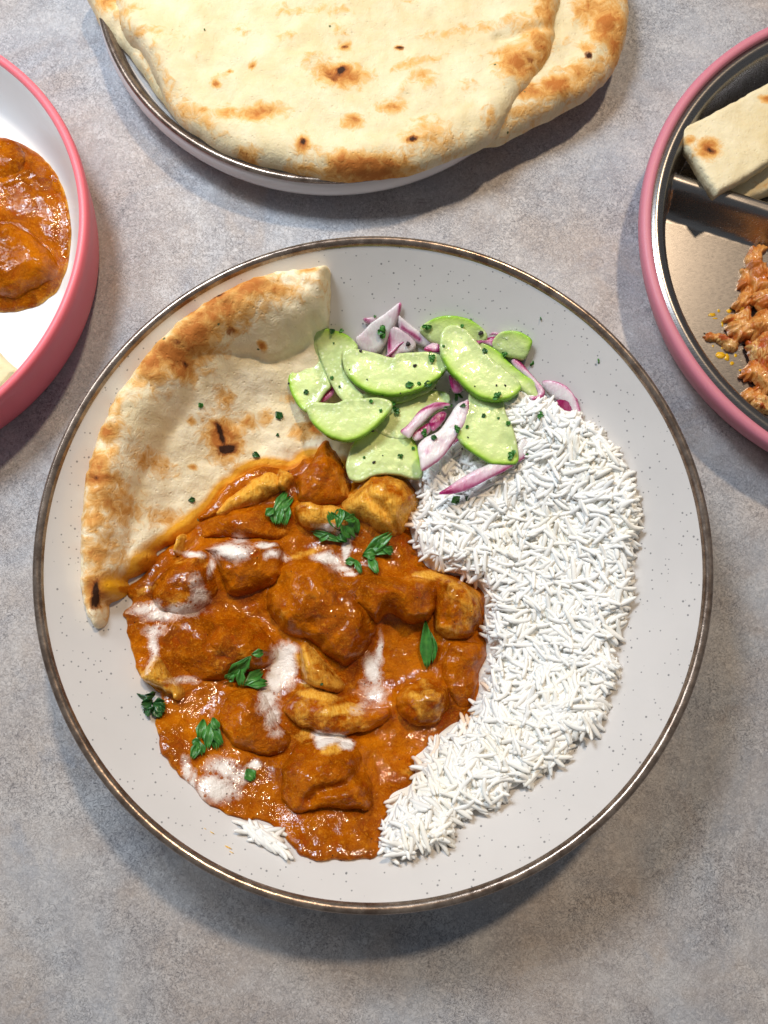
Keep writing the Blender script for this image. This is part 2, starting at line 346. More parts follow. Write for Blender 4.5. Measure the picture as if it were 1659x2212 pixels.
def leafmat(name, a, b):
    m = N(name); n = m.noise(260, 4, .6); v = m.attr('vein')
    c = m.mix(m.ramp(n, [(.35, 0.0), (.65, 1.0)]), a, b); c = m.mix(m.ma('MULTIPLY', v, .5), c, (.11, .25, .05))
    m.set(Base_Color=c, Roughness=.33, Normal=m.bump(m.ma('ADD', n, v), .0007, .7)); m.sss(.1, .001, (.5, 1, .2)); return m.m
M_LEAF = leafmat('parsley_green', (.026, .13, .020), (.060, .24, .034))
M_LEAFD = leafmat('parsley_dark', (.008, .05, .012), (.02, .10, .02))
m = N('black_pepper'); m.set(Base_Color=(.02, .015, .012), Roughness=.6); M_PEP = m.m
m = N('turmeric_oil'); m.set(Base_Color=(.82, .42, .01), Roughness=.08, Coat_Weight=1.0); m.sss(.3, .002, (1, .5, .1)); M_OIL = m.m

m = N('shredded_chicken'); s_ = m.noise(1, 4, .6, .3, m.mapping((1500, 240, 600))); n = m.noise(150, 4)
c = m.mix(m.ramp(s_, [(.36, 0.0), (.60, 1.0)]), (.46, .12, .012), (.80, .50, .18))
c = m.mix(m.ramp(n, [(.50, 0.0), (.58, .95)]), c, (.40, .06, .005))
c = m.mix(m.ramp(m.rnd, [(.3, .75), (.8, 0.0)]), c, m.mix(n, (.66, .27, .03), (.50, .10, .006)))
m.set(Base_Color=c, Roughness=.3, Coat_Weight=.5, Coat_Roughness=.1, Normal=m.bump(s_, .0008, .9)); M_SHRED = m.m

# ------------------------------------------------------------------ table
link('table_top', mesh('table_top', [(-1.2, -1.0, 0), (1.2, -1.0, 0), (1.2, 1.2, 0), (-1.2, 1.2, 0), (-1.2, -1.0, -.03), (1.2, -1.0, -.03), (1.2, 1.2, -.03), (-1.2, 1.2, -.03)],
     [(0, 1, 2, 3), (7, 6, 5, 4), (0, 4, 5, 1), (1, 5, 6, 2), (2, 6, 7, 3), (3, 7, 4, 0)], False), M_TABLE)
tag(bpy.data.objects['table_top'], 'mottled grey stone laminate table under the dishes', 'table', kind='structure')

# ------------------------------------------------------------------ the big speckled bowl
def bz_r(r): return .006+.0475*np.clip((np.asarray(r)-.056)/(.1315-.056), 0, 1)**1.65
def bowl_z(x, y): return bz_r(np.hypot(x, y))
def emp(name, loc): return link(name, None, None, None, loc)
bowl = emp('serving_bowl', (0, 0, 0)); tag(bowl, 'large speckled grey bowl with metallic brown rim holding curry and rice', 'bowl')
prof = [(0.0001, .006)]+[(r, float(bz_r(r))) for r in np.linspace(.03, .1312, 26)]
lip_in = prof[-1]
outer = [(.1350, .0475), (.1362, .0450), (.1369, .0420), (.1345, .034), (.124, .019), (.105, .008), (.082, .0035), (.078, .0005), (.072, .0005), (.071, .003), (.0001, .003)]
lathe('body', prof+[(.1318, .0536)]+[(.1330, .0525)]+outer, 384, M_BOWL, (0, 0, 0), bowl, 2, .0)
lathe('rim_band', [(.1310, .0530), (.1316, .0545), (.1326, .0552), (.1338, .0553), (.1348, .0545), (.1353, .0528), (.1359, .0498), (.1362, .0470), (.1360, .0452), (.1350, .0448), (.134, .0460), (.133, .0500)], 384, M_RIM, (0, 0, 0), bowl, 3)

# ------------------------------------------------------------------ naan piece in the bowl
BR = crN([(1398, 98), (1412, 118), (1408, 250), (1405, 400), (1392, 445), (1335, 492), (1380, 620), (1440, 750), (1480, 900), (1520, 980), (1550, 1060), (1545, 1180), (1440, 1300), (1230, 1300), (1000, 1400), (850, 1480), (700, 1540),
          (560, 1620), (452, 1665), (450, 1700), (436, 1745), (360, 1795), (292, 1822), (298, 1860), (285, 1905), (240, 1935), (182, 1960), (178, 2010), (150, 2075), (112, 2095), (95, 2070), (60, 2015), (34, 1930), (28, 1800), (34, 1650),
          (42, 1500), (60, 1330), (78, 1200), (105, 1120), (130, 1030), (165, 960), (205, 860), (260, 770), (340, 670), (410, 580), (490, 490), (570, 410), (660, 345), (760, 280), (880, 220), (990, 165), (1100, 135), (1200, 115), (1300, 105)])
brp = jitter(smooth_loop(Pon(BR, bowl_z, off=.0035), 5), .0009, 320, 3)
OUT = smooth_loop(Pon(crN([(1404, 98), (1200, 115), (990, 165), (760, 280), (570, 410), (410, 580), (260, 770), (165, 960), (105, 1120), (60, 1330), (34, 1650), (34, 1930), (112, 2095)]), bowl_z, off=.0035), 5, False)
def gpx(pts, fz=bowl_z, off=.008): return Pon(pts, fz, off=off)
FOLD = smooth_loop(gpx(crN([(1395, 430), (1250, 520), (1090, 595), (990, 560), (860, 560), (700, 590), (640, 640), (640, 760), (560, 900), (430, 1100), (330, 1350), (300, 1600), (260, 1800)])), 4, False)
BAND = np.concatenate([OUT, FOLD[::-1]])
def bread_top(x, y, d):
    st = sdf(x, y, BAND)
    do, _, _, _ = dist_poly(x, y, OUT, False); fo, _, _, _ = dist_poly(x, y, FOLD, False)
    pr = np.sqrt(np.clip(1-(1-np.clip(d/.0055, 0, 1))**2, 0, 1))
    roll = .0095*np.exp(-((do-.012)/.0105)**2)*(1+.35*fbm(x, y, 45, 5))
    inner = -.0030*np.exp(-(fo/.0045)**2)
    dune = .0024*fbm(x, y, 42, 9, 3)+.0010*fbm(x, y, 130, 12, 3)+.0005*np.abs(fbm(x, y, 260, 15, 3))
    step = .0042*sm(-.0016, .0012, st)*sm(-.02, .02, y+.0)
    pits = -.0009*sm(.35, .75, noise(x, y, 110, 77))
    return bowl_z(x, y)+.0008+pr*(.0052+roll+inner+dune+step+pits)
def blobs(spots, fz=bowl_z, off=.01, conv=None):
    L = [(gpx([s[:2]], fz, off)[0], s[2]*.000195, s[3]*.000195, math.radians(s[4]), s[5]) for s in spots]
    def f(x, y, d=None):
        r = np.zeros_like(x)
        for (c, a, b, th, k) in L:
            dx, dy = x-c[0], y-c[1]; u = dx*math.cos(th)+dy*math.sin(th); v = -dx*math.sin(th)+dy*math.cos(th)
            r = np.maximum(r, 1.12*k*np.exp(-((u/a)**2+(v/b)**2)*.6))
        return r
    return f
def N_(l): # spots given in the naan close-up
    return [(162+a*.3906, 540+b*.3906, c*.3906, e*.3906, t, k) for a, b, c, e, t, k in l]
br_sp = blobs(N_([(960, 230, 130, 70, 10, .9), (800, 290, 100, 40, 30, .9), (820, 380, 180, 70, 20, .85), (680, 500, 130, 80, 40, .95), (560, 600, 110, 70, -10, .95), (600, 660, 60, 60, 0, .9), (430, 660, 130, 90, 40, .75), (1100, 270, 120, 50, 0, .65), (1300, 125, 50, 20, 0, .7),
    (230, 870, 60, 60, 0, .6), (200, 1030, 60, 50, 0, .85), (150, 1190, 90, 90, 0, .65), (160, 1290, 80, 40, 0, .9), (200, 1400, 90, 120, 70, .6), (120, 1500, 80, 60, 0, .55), (160, 1700, 90, 60, 0, .6), (140, 1880, 60, 80, 0, .9), (815, 1030, 90, 95, 0, .95), (940, 930, 50, 40, 0, .75), (1040, 910, 40, 40, 0, .7),
    (1290, 980, 90, 50, 20, .8), (640, 1190, 22, 15, 0, .9), (500, 1470, 90, 50, 0, .5), (1038, 540, 18, 14, 0, 1), (1180, 800, 50, 30, 0, .4), (820, 800, 50, 40, 0, .5), (640, 940, 20, 20, 0, .8), (450, 1180, 90, 60, 0, .42), (640, 330, 60, 40, 30, .8)]))
ch_sp = blobs(N_([(800, 1010, 14, 65, 15, 1.1), (830, 1090, 45, 22, 20, 1.2), (122, 1910, 14, 70, -8, 1.15), (800, 270, 28, 12, 20, .9), (625, 655, 14, 14, 0, .8), (158, 1285, 14, 14, 0, .7), (590, 545, 20, 14, 20, .6), (870, 485, 26, 12, 30, .5)]))
SAUCE = [(450, 1100), (478, 1062), (520, 1030), (560, 1008), (630, 1012), (670, 985), (745, 1010), (757, 1040), (810, 1012), (905, 1060), (905, 1085), (892, 1120), (893, 1150), (906, 1185), (930, 1225), (980, 1235), (1040, 1265), (1052, 1300), (1050, 1330), (1050, 1370), (1059, 1398), (1052, 1430), (1040, 1450), (1038, 1500), (1018, 1550), (965, 1582),
         (905, 1640), (900, 1690), (855, 1720), (840, 1760), (825, 1810), (822, 1845), (800, 1862), (745, 1870), (680, 1866), (640, 1850), (615, 1820), (596, 1795), (560, 1775), (530, 1778), (485, 1766), (440, 1740), (410, 1705), (385, 1680), (358, 1650), (335, 1625), (334, 1590), (328, 1555), (342, 1540), (335, 1500), (300, 1470), (290, 1450),
         (275, 1400), (268, 1370), (262, 1340), (256, 1325), (275, 1300), (262, 1270), (300, 1240), (330, 1200), (380, 1160), (425, 1120)]
def sauce_guess(x, y): return bowl_z(x, y)+.006
sp_ = jitter(smooth_loop(Pon(SAUCE, sauce_guess), 5), .0011, 260, 21)
def stain(x, y, d):
    s = sdf(x, y, sp_); return np.clip(1.0-np.maximum(-s-.0005, 0)/.0065, 0, 1)*(.95+.5*fbm(x, y, 70, 33))+np.where(s > 0, .4, 0)
def brown(x, y, d):
    do, _, _, _ = dist_poly(x, y, OUT, False)
    return np.maximum(br_sp(x, y), .46*np.exp(-((do-.008)/.010)**2)*(.7+.9*fbm(x, y, 60, 8)))
zero = lambda x, y, d: np.zeros_like(x)
naan_piece = field('naan_piece', brp, .0008, bread_top, lambda x, y, d: bowl_z(x, y)+.0003, M_BREAD, {'brown': brown, 'char': lambda x, y, d: ch_sp(x, y), 'stain': stain})
tag(naan_piece, 'torn wedge of browned naan curling up the left wall of the grey bowl', 'bread')

# ------------------------------------------------------------------ curry
CREAM = [(520, 1165, 20, 12, .8), (509, 1195, 42, 22, 1.15), (584, 1178, 22, 10, 1.1), (600, 1204, 20, 12, .9), (701, 1143, 22, 7, 1.3), (744, 1155, 22, 12, 1.5), (752, 1180, 10, 20, 1.2), (715, 1205, 30, 12, 1.05), (740, 1220, 22, 12, .9), (757, 1240, 16, 8, .9), (625, 1215, 14, 10, .6),
    (314, 1309, 30, 14, .9), (345, 1330, 30, 16, .9), (385, 1322, 36, 14, .9), (420, 1322, 30, 12, .9), (437, 1295, 14, 34, .85), (454, 1230, 8, 25, .8), (411, 1201, 26, 8, 1.1), (430, 1270, 16, 30, .6), (330, 1400, 12, 40, .85), (335, 1370, 24, 16, .8), (318, 1440, 12, 20, .7),
    (606, 1445, 24, 42, 1.6), (622, 1409, 22, 14, 1.1), (583, 1500, 16, 34, 1.0), (594, 1540, 14, 30, .95), (600, 1585, 16, 12, .7), (817, 1409, 10, 40, 1.0), (808, 1455, 18, 34, 1.15), (806, 1500, 26, 28, .85), (790, 1530, 30, 14, .6),
    (708, 1588, 26, 10, 1.5), (747, 1606, 16, 8, 1.3), (730, 1592, 16, 9, 1.3), (477, 1660, 30, 18, .95), (462, 1709, 38, 22, 1.0), (509, 1674, 30, 18, .75), (480, 1690, 36, 30, .7), (391, 1672, 10, 26, .95), (405, 1695, 9, 16, .9), (544, 1651, 12, 8, 1.3), (425, 1725, 10, 12, .7), (640, 1560, 12, 12, .0), (395, 1478, 34, 10, .7)]
cream0 = blobs([(a, b, c, e, 0 if abs(c-e) > 2 else 20, k) for a, b, c, e, k in CREAM], sauce_guess, .004)
def cream(x, y): return cream0(x+.0032*fbm(x, y, 90, 501, 3), y+.0032*fbm(x, y, 90, 502, 3))
YEL = blobs([(560, 1050, 50, 26, 30, .9), (860, 1045, 50, 30, 0, .55), (830, 1110, 30, 16, -40, .8), (690, 1110, 50, 18, 0, .6), (300, 1475, 30, 20, -40, .9), (340, 1485, 16, 34, 40, .7), (690, 1500, 46, 9, -8, 1.0), (740, 1530, 46, 10, 10, 1.0), (640, 1420, 9, 26, 20, .9), (672, 1478, 26, 8, 0, 1.0), (655, 1590, 20, 14, 0, .8), (716, 1615, 20, 10, 0, .9),
    (925, 1240, 50, 14, 0, .75), (1030, 1280, 14, 34, 20, .6), (660, 1190, 40, 10, 20, .8), (1010, 1345, 20, 10, 0, .6), (380, 1180, 12, 30, 0, .8), (300, 1270, 20, 12, 30, .7), (900, 1500, 24, 12, 0, .5), (720, 960, 20, 20, 0, .3), (745, 1050, 12, 30, 10, .6), (890, 1670, 24, 14, 20, .6)], sauce_guess, .01)
CH = [  # outline, height, width of the shoulder, slope x, slope y, yellow, label
 ([(700, 930), (722, 945), (742, 968), (752, 1005), (760, 1050), (755, 1085), (700, 1098), (645, 1085), (632, 1045), (645, 1010), (664, 985), (672, 950)], .017, .010, 0, .00, .1, 'tall pointed chicken chunk under orange sauce rising beside the cucumber'),
 ([(735, 1068), (765, 1042), (800, 1014), (845, 1008), (885, 1022), (905, 1050), (906, 1082), (888, 1112), (862, 1148), (835, 1152), (800, 1135), (760, 1118), (735, 1100)], .0155, .011, .02, 0, .80, 'golden yellow rounded chicken chunk at the upper right of the curry by the rice'),
 ([(462, 1100), (490, 1070), (520, 1045), (555, 1022), (590, 1012), (608, 1030), (612, 1052), (590, 1072), (555, 1090), (510, 1110), (475, 1116)], .009, .007, 0, 0, .8, 'ragged yellow chicken piece at the top left of the curry touching the naan'),
 ([(592, 1008), (615, 1006), (634, 1020), (628, 1042), (612, 1060), (598, 1045)], .011, .006, 0, 0, .8, 'small yellow chicken scrap left of the tall pointed chunk'),
 ([(632, 1092), (665, 1082), (710, 1084), (745, 1098), (765, 1122), (755, 1145), (715, 1148), (668, 1142), (640, 1122)], .011, .009, 0, 0, .5, 'orange chicken chunk half under the parsley below the pointed chunk'),
 ([(425, 1187), (455, 1176), (482, 1166), (540, 1160), (590, 1172), (618, 1200), (612, 1240), (580, 1266), (520, 1287), (490, 1284), (478, 1255), (462, 1215), (445, 1196)], .0150, .010, 0, .1, .15, 'angular chicken chunk streaked with white cream at the upper left of the curry'),
 ([(325, 1262), (350, 1232), (400, 1205), (440, 1196), (465, 1230), (472, 1275), (448, 1315), (400, 1335), (350, 1325), (322, 1298)], .011, .010, 0, .05, .25, 'square edged chicken chunk beside the lower torn edge of the naan'),
 ([(568, 1290), (585, 1255), (615, 1215), (665, 1205), (715, 1222), (750, 1255), (790, 1290), (812, 1340), (800, 1385), (770, 1425), (735, 1442), (700, 1420), (655, 1382), (600, 1360), (575, 1325)], .019, .014, 0, .05, .12, 'largest domed chicken chunk in the middle of the curry'),
 ([(742, 1275), (770, 1250), (820, 1242), (880, 1242), (925, 1250), (946, 1280), (946, 1322), (918, 1342), (878, 1345), (840, 1330), (808, 1345), (775, 1320)], .0195, .010, 0, .05, .05, 'long brown knobbly chicken chunk right of the largest dome'),
 ([(880, 1245), (905, 1226), (950, 1226), (1000, 1245), (1035, 1280), (1052, 1325), (1045, 1355), (1018, 1378), (985, 1385), (950, 1370), (935, 1330), (930, 1280)], .0150, .011, .05, 0, .35, 'orange chicken chunk at the right edge of the curry against the rice'),
 ([(346, 1400), (362, 1365), (390, 1332), (440, 1338), (500, 1338), (545, 1350), (580, 1378), (600, 1408), (572, 1440), (520, 1452), (460, 1472), (400, 1466), (360, 1440)], .0150, .011, -.02, .05, .15, 'wide chicken chunk at the left above the parsley cluster'),
 ([(288, 1463), (308, 1442), (334, 1420), (358, 1440), (378, 1470), (392, 1500), (380, 1516), (350, 1496), (318, 1478)], .010, .006, 0, 0, .8, 'thin yellow chicken strip poking out at the far left edge of the curry'),
 ([(478, 1520), (510, 1488), (560, 1492), (585, 1520), (608, 1565), (632, 1595), (620, 1625), (565, 1640), (510, 1622), (480, 1590), (470, 1550)], .0120, .012, 0, .08, .05, 'rounded chicken lump in the lower left of the curry beside the cream streak'),
 ([(612, 1530), (640, 1492), (690, 1488), (750, 1512), (800, 1530), (840, 1528), (842, 1552), (795, 1578), (735, 1592), (670, 1582), (628, 1562)], .0145, .009, 0, .05, .3, 'flat chicken slab with a pale yellow edge below the largest dome'),
 ([(645, 1398), (668, 1388), (690, 1420), (720, 1448), (745, 1480), (730, 1502), (690, 1492), (655, 1478), (645, 1440)], .0135, .007, 0, 0, .5, 'small pale edged chicken flap between the dome and the flat slab'),
 ([(858, 1500), (885, 1478), (930, 1470), (965, 1485), (976, 1520), (955, 1555), (915, 1574), (880, 1566), (858, 1540)], .0150, .009, 0, .05, .3, 'small cube of chicken at the lower right of the curry'),
 ([(606, 1668), (622, 1632), (650, 1608), (700, 1598), (745, 1604), (775, 1636), (790, 1680), (800, 1738), (792, 1756), (765, 1750), (720, 1752), (668, 1758), (625, 1760), (608, 1720)], .0160, .010, 0, .1, .08, 'big creased chicken chunk near the bottom of the curry'),
 ([(972, 1392), (1010, 1385), (1045, 1395), (1056, 1420), (1038, 1470), (1018, 1520), (985, 1520), (965, 1480), (958, 1430)], .008, .011, 0, 0, .1, 'low sauce covered chicken lump at the right edge below the orange chunk'),
 ([(420, 1120), (470, 1108), (540, 1098), (600, 1110), (632, 1140), (610, 1168), (550, 1165), (480, 1168), (430, 1158), (405, 1140)], .0095, .011, 0, 0, .1, 'smooth sauce covered chicken lump left of the dark parsley sprig'),
 ([(370, 1195), (372, 1165), (384, 1150), (396, 1158), (392, 1185), (382, 1205)], .011, .004, 0, 0, .9, 'thin yellow chicken sliver standing at the inner edge of the naan'),
]
chp = [jitter(jitter(smooth_loop(Pon(c[0], lambda x, y: bowl_z(x, y)+.006+c[1]*.55), 5), .0020, 100, 260+i), .0010, 300, 60+i) for i, c in enumerate(CH)]
def sauce_base(x, y, d):
    edge = np.sqrt(np.clip(1-(1-np.clip(d/.006, 0, 1))**2, 0, 1))
    return bowl_z(x, y)+.0004+.0030*edge+.0045*sm(0, .022, d)+edge*(.0014*fbm(x, y, 75, 40, 4)+.0005*fbm(x, y, 240, 41, 3))
def sauce_top(x, y, d):
    z = sauce_base(x, y, d)
    for p in chp:
        m_ = (x > p[:, 0].min()-.01) & (x < p[:, 0].max()+.01) & (y > p[:, 1].min()-.01) & (y < p[:, 1].max()+.01)
        if not m_.any(): continue
        s = sdf(x[m_], y[m_], p); cy_ = p[:, 1].mean(); R_ = np.ptp(p[:, 1])/2; wk = .12+.88*sm(-.7, .5, (y[m_]-cy_)/R_)
        z[m_] += np.where(d[m_] > .0, 1, 0)*np.minimum(d[m_]/.006, 1)*.0036*np.exp(-np.maximum(-s, 0)/.0030)*wk
    px, py = toPX(x, y, z)
    wgt = sm(1180, 1120, py)*sm(400, 440, px)
    s = sdf(x, y, brp); on = sm(-.002, .003, s)*wgt
    return np.maximum(z, on*(bowl_z(x, y)+.0065+.0025*np.sqrt(np.clip(d/.004, 0, 1))))
curry_o = field('curry_sauce', sp_, .0007, sauce_top, lambda x, y, d: bowl_z(x, y)+.0002, M_CURRY, {'cream': lambda x, y, d: cream(x, y), 'yellow': lambda x, y, d: np.maximum(YEL(x, y)*.7, .62*np.exp(-d/.0009)*(.8+.6*fbm(x, y, 90, 606)))})
tag(curry_o, 'pool of glossy orange brown curry sauce swirled with cream in the grey bowl', 'sauce')
CREASE = [None]*len(CH)
CREASE[1] = ([(795, 1078), (822, 1098), (845, 1122), (858, 1145)], .004); CREASE[16] = ([(668, 1728), (690, 1708), (735, 1698), (770, 1672), (800, 1650)], .0045)
CREASE[7] = ([(690, 1395), (720, 1372), (748, 1340)], .0012); CREASE[5] = ([(470, 1195), (500, 1225), (506, 1262)], .0014); CREASE[9] = ([(950, 1255), (965, 1300), (958, 1345)], .002)
CREASE[10] = ([(470, 1345), (455, 1385), (480, 1420)], .002)
for i, (c, p) in enumerate(zip(CH, chp)):
    cen = p.mean(0); H, wd, gx, gy, yl = c[1:6]
    crs = None
    if CREASE[i]: crs = smooth_loop(Pon(CREASE[i][0], lambda x, y: bowl_z(x, y)+.006+c[1]*.7), 4, False)
    def top(x, y, d, p=p, cen=cen, H=H, wd=wd, gx=gx, gy=gy, i=i, crs=crs):
        R_ = np.ptp(p[:, 1])/2; low = sm(.7, -.8, (y-cen[1])/R_)
        dd = d*(1+.40*fbm(x, y, 120, 70+i, 3)); wl = min(wd, max(d.max(), .003)*.98)*(1.15-.55*low)
        t = np.clip(dd/wl, 0, 1); pr = (1-(1-t)**2.0)**.85
        sd = np.maximum(sdf(x, y, sp_), 0); bs = sauce_base(x, y, sd); bs = np.minimum(bs, bowl_z(x, y)*.4+float(bowl_z(*cen))*.6+.0095)
        z = bs+.0036*np.minimum(sd/.006, 1)*(.12+.88*(1-low))+H*.82*pr*(1+.12*fbm(x, y, 90, 90+i, 2))+np.clip(d/.004, 0, 1)*(gx*(x-cen[0])+gy*(y-cen[1])+.0013*fbm(x, y, 150, 110+i, 3)-.0012*np.abs(fbm(x, y, 110, 190+i, 2))+.0004*fbm(x, y, 420, 130+i, 3))+.00005
        rp_ = random.Random(900+i); zc = float(bowl_z(*cen))+.0095
        for kk in range(4):
            an = kk*1.57+rp_.uniform(-.6, .6); sl = rp_.uniform(.25, .75); rd = rp_.uniform(.25, .55)*R_
            pz = zc+H*.86-sl*((x-cen[0])*math.cos(an)+(y-cen[1])*math.sin(an)-rd)
            z = -np.logaddexp(-z*2200, -pz*2200)/2200
        z = np.maximum(z, bs+.0002)+np.clip(d/.004, 0, 1)*.0006*fbm(x, y, 260, 330+i, 3)
        if crs is not None:
            dc, _, _, _ = dist_poly(x, y, crs, False); z -= np.clip(d/.002, 0, 1)*CREASE[i][1]*np.exp(-(dc/.0022)**2)
        return z
    o = field('chicken_chunk', p, .00065, top, lambda x, y, d: bowl_z(x, y)+.0012, M_CURRY,
              {'cream': lambda x, y, d: cream(x, y), 'yellow': lambda x, y, d, yl=yl, i=i: np.clip(np.maximum(YEL(x, y), (yl+.16)*(.75+.8*fbm(x, y, 95, 150+i))), 0, 1.2)})
    tag(o, c[6], 'chicken', 'chicken chunks in the orange curry')

# ------------------------------------------------------------------ rice
RICE = [(1060, 850), (1130, 842), (1190, 865), (1240, 888), (1280, 915), (1315, 950), (1345, 985), (1362, 1030), (1378, 1080), (1382, 1130), (1372, 1180), (1360, 1220), (1368, 1270), (1352, 1320), (1342, 1370), (1325, 1410), (1335, 1450), (1312, 1500), (1306, 1545), (1285, 1585), (1240, 1600), (1215, 1650), (1180, 1662), (1150, 1690), (1112, 1700),
        (1080, 1735), (1030, 1752), (985, 1775), (965, 1825), (930, 1828), (880, 1852), (845, 1856), (832, 1820), (832, 1770), (790, 1700), (850, 1600), (930, 1480), (950, 1350), (900, 1250), (860, 1150), (860, 1080), (890, 1000), (960, 930)]
def rice_guess(x, y): return bowl_z(x, y)+.008
rp = smooth_loop(Pon(RICE, rice_guess), 4)
RICE2 = smooth_loop(Pon([(525, 1772), (555, 1768), (590, 1780), (612, 1815), (620, 1846), (600, 1842), (570, 1828), (535, 1812)], bowl_z, off=.002), 3)
def mound(x, y, d): return bowl_z(x, y)+.0006+(.0112*(1-sm(-.007, .0035, sdf(x, y, sp_))))*np.sqrt(np.clip(1-(1-np.clip(d/.022, 0, 1))**2, 0, 1))*(1+.18*fbm(x, y, 60, 200, 3))+np.clip(d/.005, 0, 1)*.0012*fbm(x, y, 300, 201, 3)
# grain shapes
def grain_mesh(k):
    rr = random.Random(k); L = rr.uniform(.0085, .0138); R = rr.uniform(.00098, .00126); bend = rr.uniform(-.0024, .0024); seg, rings = 6, 6
    V = [(-L/2, -abs(0)+bend*-1, 0)]
    for i in range(rings):
        t = (i+.55)/(rings+.1); u = -L/2+L*t; rad = R*(1-abs(2*t-1)**3.2)**.55*(1+.07*rr.uniform(-1, 1))
        yo = bend*(4*t*(1-t)-1)
        for j in range(seg):
            a = 2*PI*j/seg; V.append((u, yo+rad*math.cos(a), rad*.86*math.sin(a)))
    V.append((L/2, -bend, 0)); F = []
    for j in range(seg): F.append((0, 1+(j+1) % seg, 1+j)); F.append((len(V)-1, 1+(rings-1)*seg+j, 1+(rings-1)*seg+(j+1) % seg))
    for i in range(rings-1):
        for j in range(seg):
            a = 1+i*seg+j; b = 1+i*seg+(j+1) % seg; F.append((a, b, b+seg)); F.append((a, b+seg, a+seg))
    return np.array(V), np.array(F)
GM = [grain_mesh(k) for k in range(12)]
def sample_poly(poly, n, mind):
    lo, hi = poly.min(0), poly.max(0); pts = []; cell = {}
    X = RNG.uniform(lo, hi, (n*8, 2)); s = sdf(X[:, 0], X[:, 1], poly); X = X[s > mind]; return X[:n], s[s > mind][:n]
X1, D1 = sample_poly(rp, 4200, -.0004)
k_ = sdf(X1[:, 0], X1[:, 1], sp_) < -.0003
for p in chp: k_ &= sdf(X1[:, 0], X1[:, 1], p) < -.002
X1 = X1[k_]; D1 = D1[k_]
X2, D2 = sample_poly(RICE2, 26, .0004)
Xs = np.concatenate([X1, X2]); flag2 = np.arange(len(Xs)) >= len(X1); Ds = np.concatenate([D1, D2])
mz = np.where(flag2, bowl_z(Xs[:, 0], Xs[:, 1])+.0022*np.sqrt(np.clip(Ds/.003, 0, 1)), mound(Xs[:, 0], Xs[:, 1], np.maximum(Ds, 0)))
lift = RNG.random(len(Xs))**1.3*.0030*np.where(flag2, .5, 1)*np.clip(Ds/.006+.25, 0, 1)
gz = mz+.0010+lift
lift += .0012*sm(-.006, -.001, sdf(Xs[:, 0], Xs[:, 1], sp_))*(~flag2); gz = mz+.0010+lift
yaw = fbm(Xs[:, 0], Xs[:, 1], 60, 300, 2)*8.0+RNG.normal(0, .5, len(Xs)); pit = RNG.normal(0, .13, len(Xs))*np.clip(lift/.002, .15, 1.3); rol = RNG.uniform(0, 6.28, len(Xs))
yaw = np.where(flag2, -.55+RNG.normal(0, .35, len(Xs)), yaw)
# slope of the mound under every grain
ex = .0015
def msurf(x, y):
    s = sdf(x, y, rp); return mound(x, y, np.maximum(s, 0))
sx = (msurf(Xs[:, 0]+ex, Xs[:, 1])-msurf(Xs[:, 0]-ex, Xs[:, 1]))/(2*ex); sy = (msurf(Xs[:, 0], Xs[:, 1]+ex)-msurf(Xs[:, 0], Xs[:, 1]-ex))/(2*ex)
pit = pit-np.arctan(np.clip(sx*np.cos(yaw)+sy*np.sin(yaw), -1, 1)*.8)
# count how much of each grain the photo's viewpoint sees
SC = .5; buf = np.full((1106, 830), -1.0); own = -np.ones((1106, 830), int)
hide = [Pn for Pn in (np.array(SAUCE),)] 
order = np.arange(len(Xs)); var = RNG.integers(0, len(GM), len(Xs))
pxs, pys = toPX(Xs[:, 0], Xs[:, 1], gz)
for i in order:
    c, s = math.cos(yaw[i]), math.sin(yaw[i]); hl = 25*SC*math.cos(pit[i]); hw = 7.2*SC
    cx, cy = pxs[i]*SC, pys[i]*SC
    x0, x1, y0, y1 = int(cx-hl-1), int(cx+hl+2), int(cy-hl-1), int(cy+hl+2)
    if x0 < 0 or y0 < 0 or x1 >= 830 or y1 >= 1106: continue
    gx_, gy_ = np.meshgrid(np.arange(x0, x1)-cx, -(np.arange(y0, y1)-cy)); u = gx_*c+gy_*s; v = -gx_*s+gy_*c
    zz = gz[i]-u/hl*math.sin(pit[i])*.004
    mk = ((u/hl)**2+(v/hw)**2 < 1) & (zz > buf[y0:y1, x0:x1])
    buf[y0:y1, x0:x1][mk] = zz[mk]; own[y0:y1, x0:x1][mk] = i
SALADMASK = [(594, 690), (700, 660), (850, 640), (1000, 660), (1180, 720), (1270, 870), (1240, 915), (1160, 900), (1165, 1000), (1120, 1020), (960, 1070), (910, 1030), (760, 1010)]
YY, XX = np.mgrid[0:1106, 0:830]; XX = XX/SC; YY = YY/SC
mask = np.zeros(own.shape, bool)
for q in (np.array(SAUCE, float), np.array(SALADMASK, float)):
    mask |= dist_poly(XX.astype(float), YY.astype(float), q)[1]
own[mask] = -1
vis = np.bincount(own[own >= 0], minlength=len(Xs)); top300 = set(np.argsort(-vis)[:300].tolist())
sk_ = []; SOAK = np.exp(-np.maximum(-sdf(Xs[:, 0], Xs[:, 1], sp_), 0)/.0016)*RNG.random(len(Xs))*1.1-.15; parts_V = []; parts_F = []; rn = []; off = 0; gmesh = []
for k, (V, F) in enumerate(GM): gmesh.append(mesh('rice_grain', V, F, True, {'rnd': np.full(len(V), (k*.37) % 1)})); gmesh[-1].materials.append(M_RICE)
